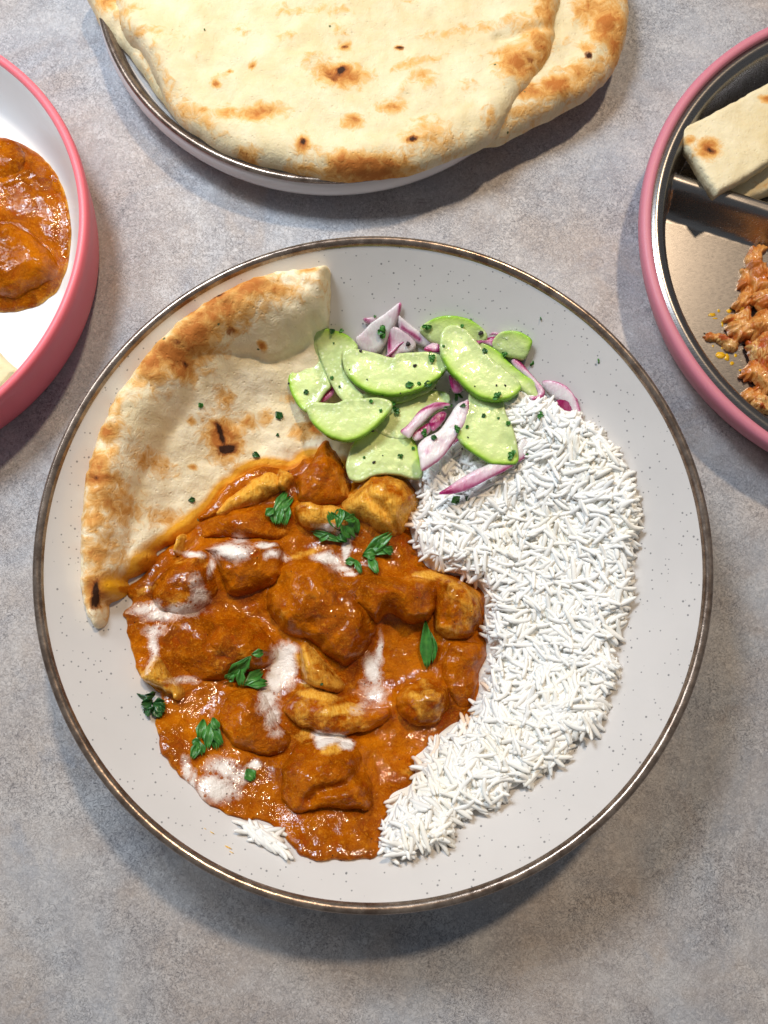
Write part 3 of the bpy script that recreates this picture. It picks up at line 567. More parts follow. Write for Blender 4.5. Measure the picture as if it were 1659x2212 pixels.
for i in range(len(Xs)):
    V, F = GM[var[i]]; e = Euler((rol[i] if abs(pit[i]) < 9 else 0, pit[i], yaw[i]), 'XYZ'); Mx = np.array(e.to_matrix())
    if i in top300:
        o = bpy.data.objects.new('rice_grain', gmesh[var[i]]); COL.objects.link(o); o.location = (Xs[i, 0], Xs[i, 1], gz[i]); o.rotation_euler = e
        tag(o, 'slender white cooked grain lying on top of the rice mound', 'rice grain', 'top grains of the white rice mound')
    else:
        parts_V.append(V@Mx.T+np.array([Xs[i, 0], Xs[i, 1], gz[i]])); parts_F.append(F+off); rn.append(np.full(len(V), RNG.random())); sk_.append(np.full(len(V), max(0, SOAK[i]))); off += len(V)
o = link('rice_mound', mesh('rice_mound', np.concatenate(parts_V), np.concatenate(parts_F), True, {'rnd': np.concatenate(rn), 'soak': np.clip(np.concatenate(sk_), 0, .7)}), M_RICE)
tag(o, 'heap of loose white cooked rice grains on the right side of the grey bowl', 'rice', kind='stuff')
o = field('rice_core', jitter(np.asarray([p for p in rp]), .0, 1, 1), .0011, lambda x, y, d: mound(x, y, d)-.0003+(.0019+.0004*fbm(x, y, 420, 77, 2))*np.clip(d/.004, 0, 1)*(1-sm(-.008, -.003, sdf(x, y, sp_))), lambda x, y, d: bowl_z(x, y)+.00025, M_CORE, {'rnd': zero})
tag(o, 'packed white rice underneath the loose grains in the grey bowl', 'rice', kind='stuff')

# ------------------------------------------------------------------ cucumber slices
CUC = [ # outline (close-up coordinates), skin arc, z, thickness, slope x, slope y, label
 ([(205, 258), (150, 300), (95, 370), (68, 450), (75, 520), (112, 592), (160, 634), (205, 606), (232, 572), (258, 530), (285, 500), (268, 440), (240, 370), (222, 300)], (0, 6), .0225, .0035, .05, 0, 'pale half round cucumber slice on the naan at the salad\'s left end'),
 ([(190, 236), (205, 212), (255, 206), (330, 222), (390, 256), (424, 300), (405, 330), (352, 335), (345, 395), (368, 450), (415, 512), (452, 548), (430, 578), (370, 590), (335, 560), (300, 510), (262, 435), (222, 335)], (0, 5), .0250, .0034, 0, .05, 'cucumber slice draped upright at the top left with see-through seed centre'),
 ([(450, 540), (530, 542), (640, 535), (750, 500), (820, 455), (832, 475), (800, 520), (715, 560), (620, 590), (520, 596), (446, 584)], (4, 10), .0225, .0035, 0, .05, 'thin darker green cucumber slice tucked under the long curved one'),
 ([(345, 335), (372, 312), (430, 315), (520, 335), (600, 358), (625, 338), (700, 330), (780, 326), (850, 345), (884, 392), (855, 442), (790, 492), (712, 526), (622, 545), (530, 540), (450, 515), (388, 468), (352, 410)], (9, 17), .0280, .0040, 0, .06, 'long curved half moon cucumber slice across the top middle with pale seeds'),
 ([(470, 640), (520, 565), (640, 540), (760, 524), (850, 528), (892, 552), (884, 600), (800, 650), (740, 710), (680, 765), (600, 770), (500, 720)], (0, 4), .0195, .0035, 0, .03, 'cucumber slice in the centre of the salad under the onion ribbons'),
 ([(158, 602), (195, 583), (300, 590), (362, 572), (440, 565), (520, 560), (588, 578), (600, 612), (562, 662), (502, 720), (432, 764), (370, 780), (300, 770), (240, 736), (190, 690), (165, 642)], (7, 15), .0275, .0042, .0, .05, 'thick half moon cucumber slice at the lower left overlapping the naan'),
 ([(372, 960), (362, 900), (392, 802), (440, 750), (520, 718), (612, 712), (680, 744), (722, 800), (740, 860), (752, 930), (746, 968), (700, 972), (640, 955), (560, 950), (500, 960), (450, 985), (400, 985)], (2, 10), .0175, .0042, 0, .02, 'broad cucumber slice at the bottom of the salad behind the golden chicken'),
 ([(742, 202), (800, 160), (880, 138), (960, 146), (1022, 174), (1076, 222), (1084, 262), (1040, 290), (1000, 330), (860, 300), (800, 275), (755, 235)], (0, 5), .0185, .0040, 0, .02, 'cucumber slice at the very top of the salad with dark parsley at its left end'),
 ([(1130, 242), (1180, 218), (1252, 225), (1312, 260), (1308, 305), (1276, 360), (1230, 355), (1180, 345), (1110, 300)], (1, 5), .0185, .0040, 0, .02, 'short cucumber piece at the upper right end of the salad near the bowl wall'),
 ([(1000, 500), (1080, 515), (1160, 565), (1178, 640), (1216, 720), (1240, 820), (1242, 888), (1200, 902), (1110, 898), (1040, 862), (970, 812), (930, 752), (962, 680), (985, 590)], (5, 11), .0290, .0036, 0, .01, 'cucumber slice hanging down onto the rice at the lower right of the salad'),
 ([(1000, 300), (1040, 270), (1090, 290), (1150, 330), (1205, 385), (1260, 430), (1320, 470), (1368, 520), (1352, 562), (1310, 548), (1250, 510), (1180, 470), (1080, 400)], (1, 8), .0290, .0042, -.03, .05, 'slim cucumber slice behind the big diagonal one pointing at the onion loop'),
 ([(843, 285), (848, 232), (880, 196), (932, 190), (982, 214), (1022, 262), (1062, 305), (1112, 362), (1190, 425), (1250, 480), (1254, 520), (1205, 560), (1130, 574), (1060, 560), (990, 520), (930, 460), (880, 405), (850, 345)], (9, 19), .0335, .0050, 0, .05, 'big glossy diagonal cucumber slice on top at the right of the salad'),
]
CUCP = []
for (ol, arc, z0, th, gx, gy, lab) in CUC:
    zz = lambda x, y, z0=z0: np.logaddexp(z0*1500, (bowl_z(x, y)+.0012)*1500)/1500
    pl = jitter(smooth_loop(Pon(crA(ol), zz, 8, th), 5), .00025, 300, 5); cen = pl.mean(0)
    sk = pl[arc[0]*5:arc[1]*5+1] if arc[1]*5 < len(pl) else np.concatenate([pl[arc[0]*5:], pl[:1]])
    rest = np.concatenate([pl[arc[1]*5+1:], pl[:arc[0]*5]]) if arc[1]*5+1 < len(pl) else pl[:max(arc[0]*5, 2)]
    def dip(x, y, rest=rest): return np.exp(-(dist_poly(x, y, rest, False)[0]/.0055)**2)
    def base(x, y, z0=z0, cen=cen, gx=gx, gy=gy): return np.logaddexp((z0+gx*(x-cen[0])+gy*(y-cen[1])+.0008*fbm(x, y, 50, 3, 2))*1500, (bowl_z(x, y)+.0012)*1500)/1500
    def top(x, y, d, base=base, th=th, dip=dip): return base(x, y)+th*(.80+.20*np.sqrt(np.clip(1-(1-np.clip(d/.0007, 0, 1))**2, 0, 1)))+.00045*fbm(x, y, 200, 9, 3)*np.clip(d/.002, 0, 1)-.0006*dip(x, y)*np.clip(d/.004, 0, 1)
    skin = lambda x, y, d, sk=sk: np.exp(-dist_poly(x, y, sk, False)[0]/.0016)
    def core(x, y, d, rest=rest):
        r = dist_poly(x, y, rest, False)[0]; return np.exp(-(r/.0060)**2)*(.85+.9*fbm(x, y, 260, 6))
    root = emp('cucumber_slice', (cen[0], cen[1], z0)); tag(root, lab, 'cucumber', 'cucumber slices of the salad')
    o = field('flesh', pl, .0006, top, lambda x, y, d, base=base: base(x, y)+.0002*0+.0006*(1-np.clip(d/.002, 0, 1)), M_CUC, {'skin': skin, 'core': core}, root)
    o.location -= root.location
    # seeds near the cut edge
    rr = random.Random(len(lab)); n = 0
    for t in range(60):
        if n >= 5 or len(rest) < 4: break
        b = rest[rr.randrange(len(rest))]; q = b+(cen-b)*rr.uniform(.15, .42)
        if sdf(np.array([q[0]]), np.array([q[1]]), pl)[0] < .0018: continue
        V, F = GM[n]; s_ = .34; a = math.atan2(*(cen-b)[::-1])+rr.uniform(-.4, .4)
        if n == 0 and 'cucseed' not in globals(): cucseed = mesh('seed', V*np.array([.22, .50, .25]), F); cucseed.materials.append(M_SEED)
        sd_ = bpy.data.objects.new('seed', cucseed); COL.objects.link(sd_); sd_.parent = root
        zq = float(top(np.array([q[0]]), np.array([q[1]]), np.array([.004]))[0]); sd_.location = (q[0]-cen[0], q[1]-cen[1], zq-z0-.0002); sd_.rotation_euler = (0, 0, a); n += 1

# ------------------------------------------------------------------ onion
ON = [ # outline, purple edge line, z, thickness, slopes, base purple, label
 ([(598, 88), (640, 60), (650, 85), (632, 135), (615, 180), (590, 230), (560, 290), (520, 335), (470, 335), (425, 300), (410, 250), (440, 220), (500, 160), (560, 120)], [(640, 60), (635, 130)], .0170, .0035, 0, .04, .02, 'broad white onion piece with a pink tip at the top left of the salad'),
 ([(575, 205), (600, 185), (650, 205), (705, 245), (722, 292), (692, 322), (640, 330), (600, 355), (575, 340), (572, 270)], [(578, 220), (590, 350)], .0245, .0032, 0, .03, .12, 'lilac onion wedge with a purple stripe above the long cucumber slice'),
 ([(630, 130), (680, 170), (740, 215), (800, 255), (820, 285), (770, 300), (700, 262), (640, 215)], [(650, 200), (740, 260)], .0180, .0028, 0, .0, .10, 'thin pale onion sliver leading right from the white onion piece'),
 ([(450, 150), (500, 145), (520, 160), (490, 180), (460, 172)], [(455, 150), (470, 175)], .0165, .0020, 0, 0, .2, 'tiny pink onion scrap on the bowl wall at the top left of the salad'),
 ([(762, 300), (800, 272), (846, 252), (852, 312), (828, 322), (772, 320)], [(762, 310), (830, 322), (850, 260)], .0290, .0030, 0, 0, .35, 'purple onion wedge against the left end of the diagonal cucumber'),
 ([(1002, 262), (1040, 262), (1090, 246), (1140, 244), (1155, 285), (1140, 308), (1100, 290), (1060, 278), (1020, 292)], [(1005, 270), (1100, 250), (1150, 280)], .0345, .0024, 0, 0, .5, 'crimson onion strip lying across the top of the diagonal cucumber'),
 ([(232, 575), (262, 535), (290, 503), (302, 520), (296, 548), (252, 582)], [(235, 575), (290, 505)], .0215, .0022, 0, 0, .45, 'small red onion bit peeking between the left cucumber slices'),
 ([(888, 445), (925, 450), (962, 475), (972, 500), (952, 528), (912, 524)], [(888, 445), (905, 500)], .0265, .0025, 0, 0, .5, 'bright violet onion bit in the gap under the diagonal cucumber'),
 ([(640, 726), (668, 700), (700, 665), (735, 620), (780, 590), (830, 572), (895, 582), (890, 602), (838, 612), (798, 640), (760, 680), (720, 715), (690, 760), (668, 752)], [(640, 726), (735, 622), (890, 580)], .0262, .0034, 0, .03, .18, 'curved pink edged onion strip over the centre cucumber slice'),
 ([(700, 745), (740, 705), (790, 682), (798, 720), (760, 760), (715, 778)], [(700, 750), (790, 685)], .0235, .0028, 0, 0, .12, 'short translucent onion piece inside the curve of the pink strip'),
 ([(790, 672), (830, 630), (862, 622), (880, 640), (850, 690), (810, 728), (795, 705)], [(800, 690), (860, 640)], .0245, .0026, 0, 0, .55, 'dark purple onion piece between the curved strip and the long onion petal'),
 ([(975, 565), (994, 560), (996, 620), (975, 690), (930, 760), (890, 820), (850, 868), (800, 905), (752, 930), (738, 870), (730, 800), (775, 755), (840, 720), (890, 650), (930, 590)], [(996, 560), (985, 670), (930, 762), (850, 868), (755, 930)], .0310, .0036, 0, .02, .03, 'large white onion petal with a purple outer edge below the parsley'),
 ([(1210, 365), (1230, 348), (1262, 370), (1310, 425), (1360, 480), (1386, 520), (1370, 560), (1325, 572), (1300, 548), (1342, 540), (1340, 510), (1290, 450), (1232, 400)], [(1230, 348), (1310, 425), (1386, 520), (1325, 572)], .0325, .0034, 0, 0, .15, 'onion loop bent over the right end of the slim cucumber slice'),
 ([(1370, 468), (1430, 465), (1490, 490), (1530, 530), (1560, 590), (1578, 660), (1560, 672), (1530, 640), (1490, 600), (1440, 560), (1385, 510)], [(1370, 466), (1430, 463), (1530, 530), (1578, 660)], .0175, .0034, .05, 0, .08, 'pale lilac onion arc on the bowl wall at the right end of the salad'),
 ([(1408, 605), (1440, 570), (1490, 546), (1552, 556), (1545, 605), (1510, 640), (1478, 686), (1440, 665), (1412, 636)], [(1408, 610), (1478, 686), (1550, 600)], .0290, .0032, 0, 0, .75, 'deep magenta onion chunk at the far right of the salad on the rice'),
 ([(835, 1048), (880, 1018), (940, 975), (1010, 935), (1100, 895), (1200, 862), (1235, 800), (1270, 755), (1300, 785), (1325, 818), (1290, 860), (1240, 890), (1190, 925), (1090, 975), (990, 1025), (900, 1050)], [(835, 1048), (960, 1040), (1090, 975), (1240, 892), (1325, 818)], .0295, .0028, 0, 0, .12, 'long pointed onion spear with a crimson tip lying on the rice below the salad'),
]
for (pts, wd_, z_, lab_) in [([(905, 800), (960, 740), (1010, 690), (1040, 640)], 11, .0305, 'thread thin pink onion strand beside the large white petal'), ([(1160, 440), (1210, 440), (1262, 470), (1300, 520)], 12, .0310, 'thin pink onion strand under the onion loop at the right'), ([(560, 350), (600, 320), (640, 280), (690, 262)], 10, .0265, 'thin lilac onion strand above the long curved cucumber slice'),
        ([(1090, 235), (1120, 225), (1150, 235), (1165, 262)], 9, .0290, 'tiny curled red onion strand by the short right cucumber piece')]:
    q_ = smooth_loop(pts, 3, False); t_ = np.gradient(q_, axis=0); n_ = np.stack([-t_[:, 1], t_[:, 0]], 1)/np.linalg.norm(t_, axis=1)[:, None]; w_ = wd_*np.sin(np.linspace(.25, PI-.25, len(q_)))[:, None]
    ON.append((np.concatenate([q_+n_*w_, (q_-n_*w_)[::-1]])[::2].tolist(), (q_+n_*w_)[::3].tolist(), z_, .0026, 0, 0, .22, lab_))
for i, (ol, pe, z0, th, gx, gy, bp, lab) in enumerate(ON):
    zz = lambda x, y, z0=z0: np.logaddexp(z0*1500, (bowl_z(x, y)+.0014)*1500)/1500
    pl = jitter(smooth_loop(Pon(crA(ol), zz, 8, th), 4), .0002, 400, i); cen = pl.mean(0); pe = smooth_loop(Pon(crA(pe), zz, 8, th), 4, False)
    tip = P(crA([(835, 1048)]), z0+th)[0]
    def base(x, y, z0=z0, cen=cen, gx=gx, gy=gy): return np.logaddexp((z0+gx*(x-cen[0])+gy*(y-cen[1])+.0012*fbm(x, y, 70, 3, 2))*1500, (bowl_z(x, y)+.0014)*1500)/1500
    def top(x, y, d, base=base, th=th, i=i): return base(x, y)+th*.62*(.3+.7*np.sqrt(np.clip(1-(1-np.clip(d/.0026, 0, 1))**2, 0, 1)))+.0003*fbm(x, y, 300, 9+i, 3)*np.clip(d/.001, 0, 1)
    def pur(x, y, d, pe=pe, bp=bp, i=i, tip=tip):
        r = bp+.10+.35*sm(.15, .8, fbm(x, y, 130, 71+i, 3))+.85*np.exp(-dist_poly(x, y, pe, False)[0]/.0008)+.25*fbm(x, y, 140, 44+i)
        if lab.startswith('long pointed'): r = r+.7*np.exp(-np.hypot(x-tip[0], y-tip[1])/.012)
        if i == 0: q = P(crA([(638, 80)]), .02)[0]; r = r+.9*np.exp(-(np.hypot(x-q[0], y-q[1])/.003)**2)
        return np.clip(r, 0, 1.1)
    o = field('onion_piece', pl, .0005, top, lambda x, y, d, base=base: base(x, y)+.0008*(1-np.clip(d/.002, 0, 1)), M_ONION, {'purple': pur})
    tag(o, lab, 'onion', 'red onion pieces of the salad')

# ------------------------------------------------------------------ plate with naans at the top
c_, r_ = circle3(P([(216, 50)], .018)[0], P([(625, 404)], .018)[0], P([(1118, 240)], .018)[0])
plate = emp('dinner_plate', (c_[0], c_[1], 0)); tag(plate, 'cream plate with brown rim stacked with whole naans at the top', 'plate')
R = r_
def lo(l): return [(a, b*.84) for a, b in l]
lathe('body', lo([(.0001, .005), (R-.045, .005), (R-.02, .010), (R-.008, .018), (R-.0045, .0255), (R-.003, .0268), (R-.0015, .0262), (R, .0225), (R+.0002, .017), (R-.004, .010), (R-.016, .004), (R-.035, .0022), (R-.038, .0004), (R-.042, .0004), (R-.044, .003), (.0001, .003)]), 320, M_PLATE, (0, 0, 0), plate, 3)
lathe('rim_band', lo([(R-.0068, .0210), (R-.0052, .0252), (R-.0040, .0270), (R-.0028, .0276), (R-.0016, .0272), (R-.0008, .0262), (R-.0014, .0256), (R-.003, .026)]), 320, M_RIM, (0, 0, 0), plate, 3)
def naan(ol, z0, H, label, spots, chars, seed, droop=0, edge=.4, tilt=(0, 0), fold=None):
    pl = jitter(smooth_loop(P(ol, z0+.0022), 6), .0013, 110, seed); cen = pl.mean(0); bz = blobs(spots, lambda x, y: 0*x+z0+H, 0); cz = blobs(chars, lambda x, y: 0*x+z0+H, 0)
    rb = random.Random(seed); BL = [(rb.uniform(pl[:, 0].min(), pl[:, 0].max()), rb.uniform(pl[:, 1].min(), pl[:, 1].max()), rb.uniform(.0025, .0065)) for _ in range(60)]
    def bl(x, y):
        o_ = 0*x
        for a_, b_, r__ in BL: o_ = np.maximum(o_, .20*r__*np.exp(-(((x-a_)/r__)**2+((y-b_)/(r__*.75))**2)))
        return o_
    def base(x, y, d): return z0-droop*np.clip(1-d/.03, 0, 1)**2+tilt[0]*(x-cen[0])+tilt[1]*(y-cen[1])
    def top(x, y, d):
        pr = np.sqrt(np.clip(1-(1-np.clip(d/.006, 0, 1))**2, 0, 1))
        z = base(x, y, d)+pr*(H*.8+.0022*np.exp(-((d-.010)/.007)**2)+.0020*fbm(x, y, 32, seed+2, 3)+.0011*fbm(x, y, 95, seed+3, 3)+.0004*np.abs(fbm(x, y, 260, seed+4, 2))+bl(x, y))
        if fold is not None:
            f = dist_poly(x, y, smooth_loop(P(fold, z0+H), 4, False), False)[0]; z = z-.0025*np.exp(-(f/.0025)**2)
        return z
    o = field('naan', pl, .0012, top, lambda x, y, d: base(x, y, d)+.001*(1-np.clip(d/.004, 0, 1)), M_BREADT,
              {'brown': lambda x, y, d: np.maximum(bz(x, y)+bl(x, y)*230, edge*np.exp(-((d-.005)/.005)**2)*(.55+1.1*fbm(x, y, 38, seed+7))), 'char': lambda x, y, d: cz(x, y), 'stain': zero})
    tag(o, label, 'bread', 'whole naans stacked on the plate'); return o
naan([(170, -40), (192, 10), (215, 50), (250, 88), (285, 125), (325, 180), (355, 225), (400, 262), (520, 250), (600, 100), (500, -80), (300, -120), (200, -90)], .0185, .0065, 'naan at the bottom of the stack showing only along the left edge', [(240, 5, 30, 20, 0, .6)], [], 400)
naan([(1000, 318), (1035, 305), (1080, 298), (1150, 262), (1205, 235), (1262, 205), (1315, 158), (1345, 110), (1362, 50), (1362, -20), (1340, -110), (1230, -220), (1000, -280), (850, -150), (850, 150), (920, 300)], .0205, .0080, 'naan sticking out on the right from beneath the top one with browned rim',
     [(1310, 45, 36, 55, 0, .85), (1270, 20, 34, 34, 0, .7), (1330, 80, 20, 40, 0, .8), (1200, 180, 40, 22, 20, .9), (1140, 195, 30, 20, 0, .75), (1035, 250, 20, 16, 0, .8), (1170, 100, 18, 12, 0, .6), (1250, 150, 40, 25, 30, .55), (1272, 100, 18, 18, 0, .6), (1315, -40, 50, 60, 0, .7)],
     [(1272, 118, 9, 7, -40, 1.2)], 420, .004, .45)
naan([(250, -60), (246, 0), (252, 40), (266, 72), (300, 108), (330, 160), (347, 195), (375, 245), (392, 262), (430, 290), (490, 322), (560, 345), (640, 362), (700, 376), (745, 381), (800, 376), (870, 372), (940, 350), (1000, 326), (1040, 312), (1075, 285), (1105, 245), (1128, 205), (1150, 180), (1175, 150), (1196, 100), (1206, 50), (1215, 0), (1212, -80),
      (1120, -200), (920, -310), (620, -340), (400, -270), (290, -160)], .0258, .0085, 'large pale blistered naan lying on top of the stack',
     [(740, 160, 45, 26, 0, 1.05), (560, 238, 50, 18, 0, .75), (490, 240, 26, 18, 0, .55), (745, 98, 16, 10, 0, .8), (655, 310, 14, 20, 0, .9), (530, 318, 26, 12, -10, .7), (850, 225, 30, 16, 0, .6), (762, 262, 18, 14, 0, .9), (1120, 135, 40, 35, 20, .9), (1165, 90, 30, 55, 20, .75), (1180, 25, 26, 50, 0, .7), (1105, 105, 50, 12, 10, .55), (800, 352, 90, 22, 0, .95), (890, 300, 14, 10, 0, 1),
      (900, 130, 60, 12, 15, .4), (862, 98, 8, 6, 0, .9), (1060, 250, 18, 18, 0, .5), (940, 290, 60, 40, 0, .42), (640, 350, 60, 12, 0, .5), (440, 235, 14, 8, 0, .7), (466, 180, 8, 6, 0, 1), (494, 150, 6, 5, 0, .8), (545, 140, 7, 6, 0, 1), (270, 20, 34, 14, 0, .5), (910, 160, 26, 14, 0, .45), (1000, 60, 80, 16, 10, .35), (330, 70, 60, 12, -10, .42), (700, 20, 90, 14, 0, .3), (880, -30, 60, 30, 0, .4)],
     [(736, 150, 10, 8, 0, 1.1), (745, 98, 10, 4, 0, .8), (864, 98, 9, 4, 0, 1.1), (655, 305, 6, 8, 0, 1), (890, 300, 10, 7, 0, 1), (720, 165, 24, 14, 20, .5), (1145, 128, 10, 6, 0, .6)], 440, .003, .40, (0, 0), [(1215, 20), (1190, 45), (1130, 62), (1080, 72)])

# ------------------------------------------------------------------ red bowl on the left
c_, R = circle3(P([(0, 116)], .036)[0], P([(188, 450)], .036)[0], P([(0, 859)], .036)[0])
b2, R2 = circle3(P([(173, 339)], .006)[0], P([(213, 524)], .006)[0], P([(0, 919)], .006)[0])
RB = float(np.linalg.norm(P([(213, 524)], .006)[0]-c_))
redb = emp('child_bowl', (c_[0], c_[1], 0)); tag(redb, 'white bowl in a red silicone shell holding curry at the left edge', 'bowl')
lathe('outer_shell', [(R-.0042, .0345), (R-.0036, .0360), (R-.0022, .0368), (R-.0008, .0364), (R, .0350), (R+.0002, .032), (R+(RB-R)*.3, .024), (R+(RB-R)*.65, .014), (RB, .006), (RB-.0018, .0012), (RB-.0050, .0003), (RB-.012, .0003), (.0001, .0003)], 320, M_RED, (0, 0, 0), redb, 3)
def red_in(r): 
    t = np.clip((np.asarray(r)-(R-.021))/.0168, 0, 1); return .0085+.0245*t**2.0+.0016*sm(R-.029, R-.024, r)
lathe('inner_shell', [(.0001, .006)]+[(r, float(red_in(r))) for r in np.linspace(.01, R-.0044, 30)]+[(R-.0038, .0350), (R-.003, .0352)], 320, M_WHITE, (0, 0, 0), redb, 2)
rz = lambda x, y: red_in(np.hypot(np.asarray(x)-c_[0], np.asarray(y)-c_[1]))
LS = [(-150, 330), (-60, 290), (0, 292), (35, 297), (70, 318), (98, 345), (122, 380), (138, 425), (147, 480), (144, 540), (132, 590), (110, 628), (80, 650), (50, 660), (0, 668), (-80, 660), (-170, 600), (-200, 450)]
lp = jitter(smooth_loop(Pon(LS, rz, off=.004), 6), .0007, 200, 7)
LCH = [([(-60, 300), (-10, 292), (30, 300), (52, 322), (55, 370), (30, 400), (-20, 395), (-60, 360)], .010), ([(-40, 500), (10, 478), (50, 490), (90, 520), (118, 560), (105, 600), (60, 625), (5, 640), (-50, 620)], .012), ([(-80, 400), (-30, 395), (0, 420), (5, 470), (-10, 510), (-60, 520), (-100, 460)], .015)]
lcp = [jitter(smooth_loop(Pon(a, lambda x, y: rz(x, y)+.008), 5), .001, 200, 9+i) for i, (a, h) in enumerate(LCH)]
def ltop(x, y, d):
    e = np.sqrt(np.clip(1-(1-np.clip(d/.005, 0, 1))**2, 0, 1)); z = rz(x, y)+.0004+.0020*e+.006*sm(0, .02, d)+e*(.0015*fbm(x, y, 90, 61, 4))
    for p in lcp: s = sdf(x, y, p); z = z+.002*np.exp(-np.maximum(-s, 0)/.003)*e
    return z
o = field('curry_sauce', lp, .0009, ltop, lambda x, y, d: rz(x, y)+.0002, M_CURRY, {'cream': zero, 'yellow': lambda x, y, d: .62*np.exp(-d/.0012)})
tag(o, 'brown orange curry sauce puddle in the white and red bowl', 'sauce')
for i, (p, (a, H)) in enumerate(zip(lcp, LCH)):
    o = field('chicken_chunk', p, .0009, lambda x, y, d, H=H, i=i: rz(x, y)+.003+H*(1-(1-np.clip(d*(1+.3*fbm(x, y, 110, 20+i))/.009, 0, 1))**2.2)**.55+np.clip(d/.003, 0, 1)*.0011*fbm(x, y, 160, i, 3), lambda x, y, d: rz(x, y)+.001, M_CURRY, {'cream': zero, 'yellow': lambda x, y, d: zero(x, y, d)+.12})
    tag(o, ['dark chicken chunk at the top of the puddle in the white bowl', 'wide chicken chunk at the bottom right of the puddle in the white bowl', 'chicken chunk at the left photo edge in the white bowl'][i], 'chicken', 'chicken chunks in the white and red bowl')
np_ = jitter(smooth_loop(Pon([(-90, 745), (-30, 742), (0, 766), (34, 797), (18, 812), (-10, 836), (-70, 850), (-110, 800)], rz, off=.007), 4), .0005, 300, 4)
o = field('naan_strip', np_, .0009, lambda x, y, d: rz(x, y)+.001+.006*np.sqrt(np.clip(1-(1-np.clip(d/.003, 0, 1))**2, 0, 1))+.0008*fbm(x, y, 150, 3), lambda x, y, d: rz(x, y)+.0006, M_BREADT, {'brown': lambda x, y, d: .3*zero(x, y, d), 'char': zero, 'stain': zero})
tag(o, 'corner of a pale naan strip in the white bowl at the left edge', 'bread')

# ------------------------------------------------------------------ steel plate on the right
c_s, RS = circle3(P([(1659, 57)], .027)[0], P([(1384, 460)], .027)[0], P([(1659, 961)], .027)[0])
sp = emp('divided_plate', (c_s[0], c_s[1], 0)); tag(sp, 'divided stainless steel plate in a dusty pink silicone ring', 'plate')
lathe('silicone_ring', [(RS-.0052, .0262), (RS-.0045, .0277), (RS-.003, .0284), (RS-.0012, .0280), (RS, .0262), (RS-.0004, .022), (RS-.0045, .012), (RS-.0095, .002), (RS-.0135, .0003), (RS-.030, .0003)], 300, M_PINK, (0, 0, 0), sp, 3)
crest = P([(1486, 392), (1653, 446)], .0200); cd = (crest[1]-crest[0])/np.linalg.norm(crest[1]-crest[0]); cn = np.array([-cd[1], cd[0]])
lc = crest[0]-c_s
def steel_z(x, y):
    x = np.asarray(x)-c_s[0]; y = np.asarray(y)-c_s[1]; r = np.hypot(x, y)
    t = np.clip((r-(RS-.0185))/.0085, 0, 1); wall = .0035+.0225*(1-(1-t)**1.7)
    wall = np.where(r > RS-.010, .026+.0010*np.sin(np.clip((r-(RS-.010))/.0048, 0, 1)*PI), wall)
    s = (x-lc[0])*cn[0]+(y-lc[1])*cn[1]; q = (x-lc[0])*cd[0]+(y-lc[1])*cd[1]
    rid = .0165*(1-sm(.0018, .0105, np.abs(s)))
    q0 = (-lc[0]*cd[0]-lc[1]*cd[1])
    rid = rid*np.where(q > q0+.004, np.clip(1-(q-q0-.004)/.008, 0, 1), 1)
    # the two other ridges leave from the centre
    for ang in (math.radians(80), math.radians(-50)):
        dx, dy = math.cos(ang), math.sin(ang); jx = lc[0]+cd[0]*q0; jy = lc[1]+cd[1]*q0
        a = (x-jx)*dx+(y-jy)*dy; b = np.abs(-(x-jx)*dy+(y-jy)*dx); rid = np.maximum(rid, np.where(a > -.004, .0165*(1-sm(.0018, .0105, b)), 0))
    fl = .0035+rid
    return np.where(r > RS-.010, wall, np.maximum(wall, np.where(r > RS-.0185, .0035+rid, fl)))
a_ = np.linspace(0, 2*PI, 360, endpoint=False); rr_ = np.concatenate([np.linspace(.0002, RS-.019, 130), np.linspace(RS-.0186, RS-.0050, 40)])
A, RR = np.meshgrid(a_, rr_); X = RR*np.cos(A); Y = RR*np.sin(A); Z = steel_z(X+c_s[0], Y+c_s[1])
V = np.stack([X.ravel(), Y.ravel(), Z.ravel()], 1); V = np.concatenate([V, np.stack([(RS-.0048)*np.cos(a_), (RS-.0048)*np.sin(a_), np.full(360, .0245)], 1)])
n = len(rr_)+1; i = np.arange(n-1)[:, None]; j = np.arange(360)[None]; j2 = (j+1) % 360
F = np.stack([i*360+j+0*j2, i*360+j2, (i+1)*360+j2, (i+1)*360+j+0*j2], -1).reshape(-1, 4)
link('steel_tray', mesh('steel_tray', V, F), M_STEEL, sp, (0, 0, 0))
def strip(ol, z0, th, label, spots, chars, seed, gx=0, gy=0):
    pl = jitter(smooth_loop(P(ol, z0+th), 8), .0004, 300, seed); pl = P(ol, z0+th); pl = np.concatenate([np.linspace(pl[k], pl[(k+1) % len(pl)], 14, endpoint=False) for k in range(len(pl))]); pl = jitter(pl, .0005, 300, seed)
    cen = pl.mean(0); f0 = lambda x, y: 0*x+z0+th
    bz = blobs(spots, f0, 0); cz = blobs(chars, f0, 0)
    o = field('naan_strip', pl, .0008, lambda x, y, d: z0+gx*(x-cen[0])+gy*(y-cen[1])+th*(.80+.20*np.sqrt(np.clip(1-(1-np.clip(d/.0022, 0, 1))**2, 0, 1)))+.0009*fbm(x, y, 90, seed, 4),
              lambda x, y, d: z0+gx*(x-cen[0])+gy*(y-cen[1]), M_BREADT, {'brown': lambda x, y, d: bz(x, y), 'char': lambda x, y, d: cz(x, y), 'stain': zero})
    tag(o, label, 'bread', 'naan strips on the steel plate')
strip([(1530, 420), (1570, 350), (1700, 300), (1800, 300), (1800, 360), (1700, 395), (1585, 440)], .0060, .0080, 'lower naan strip mostly hidden under the other on the steel plate', [(1640, 400, 20, 10, 0, .3)], [], 11)
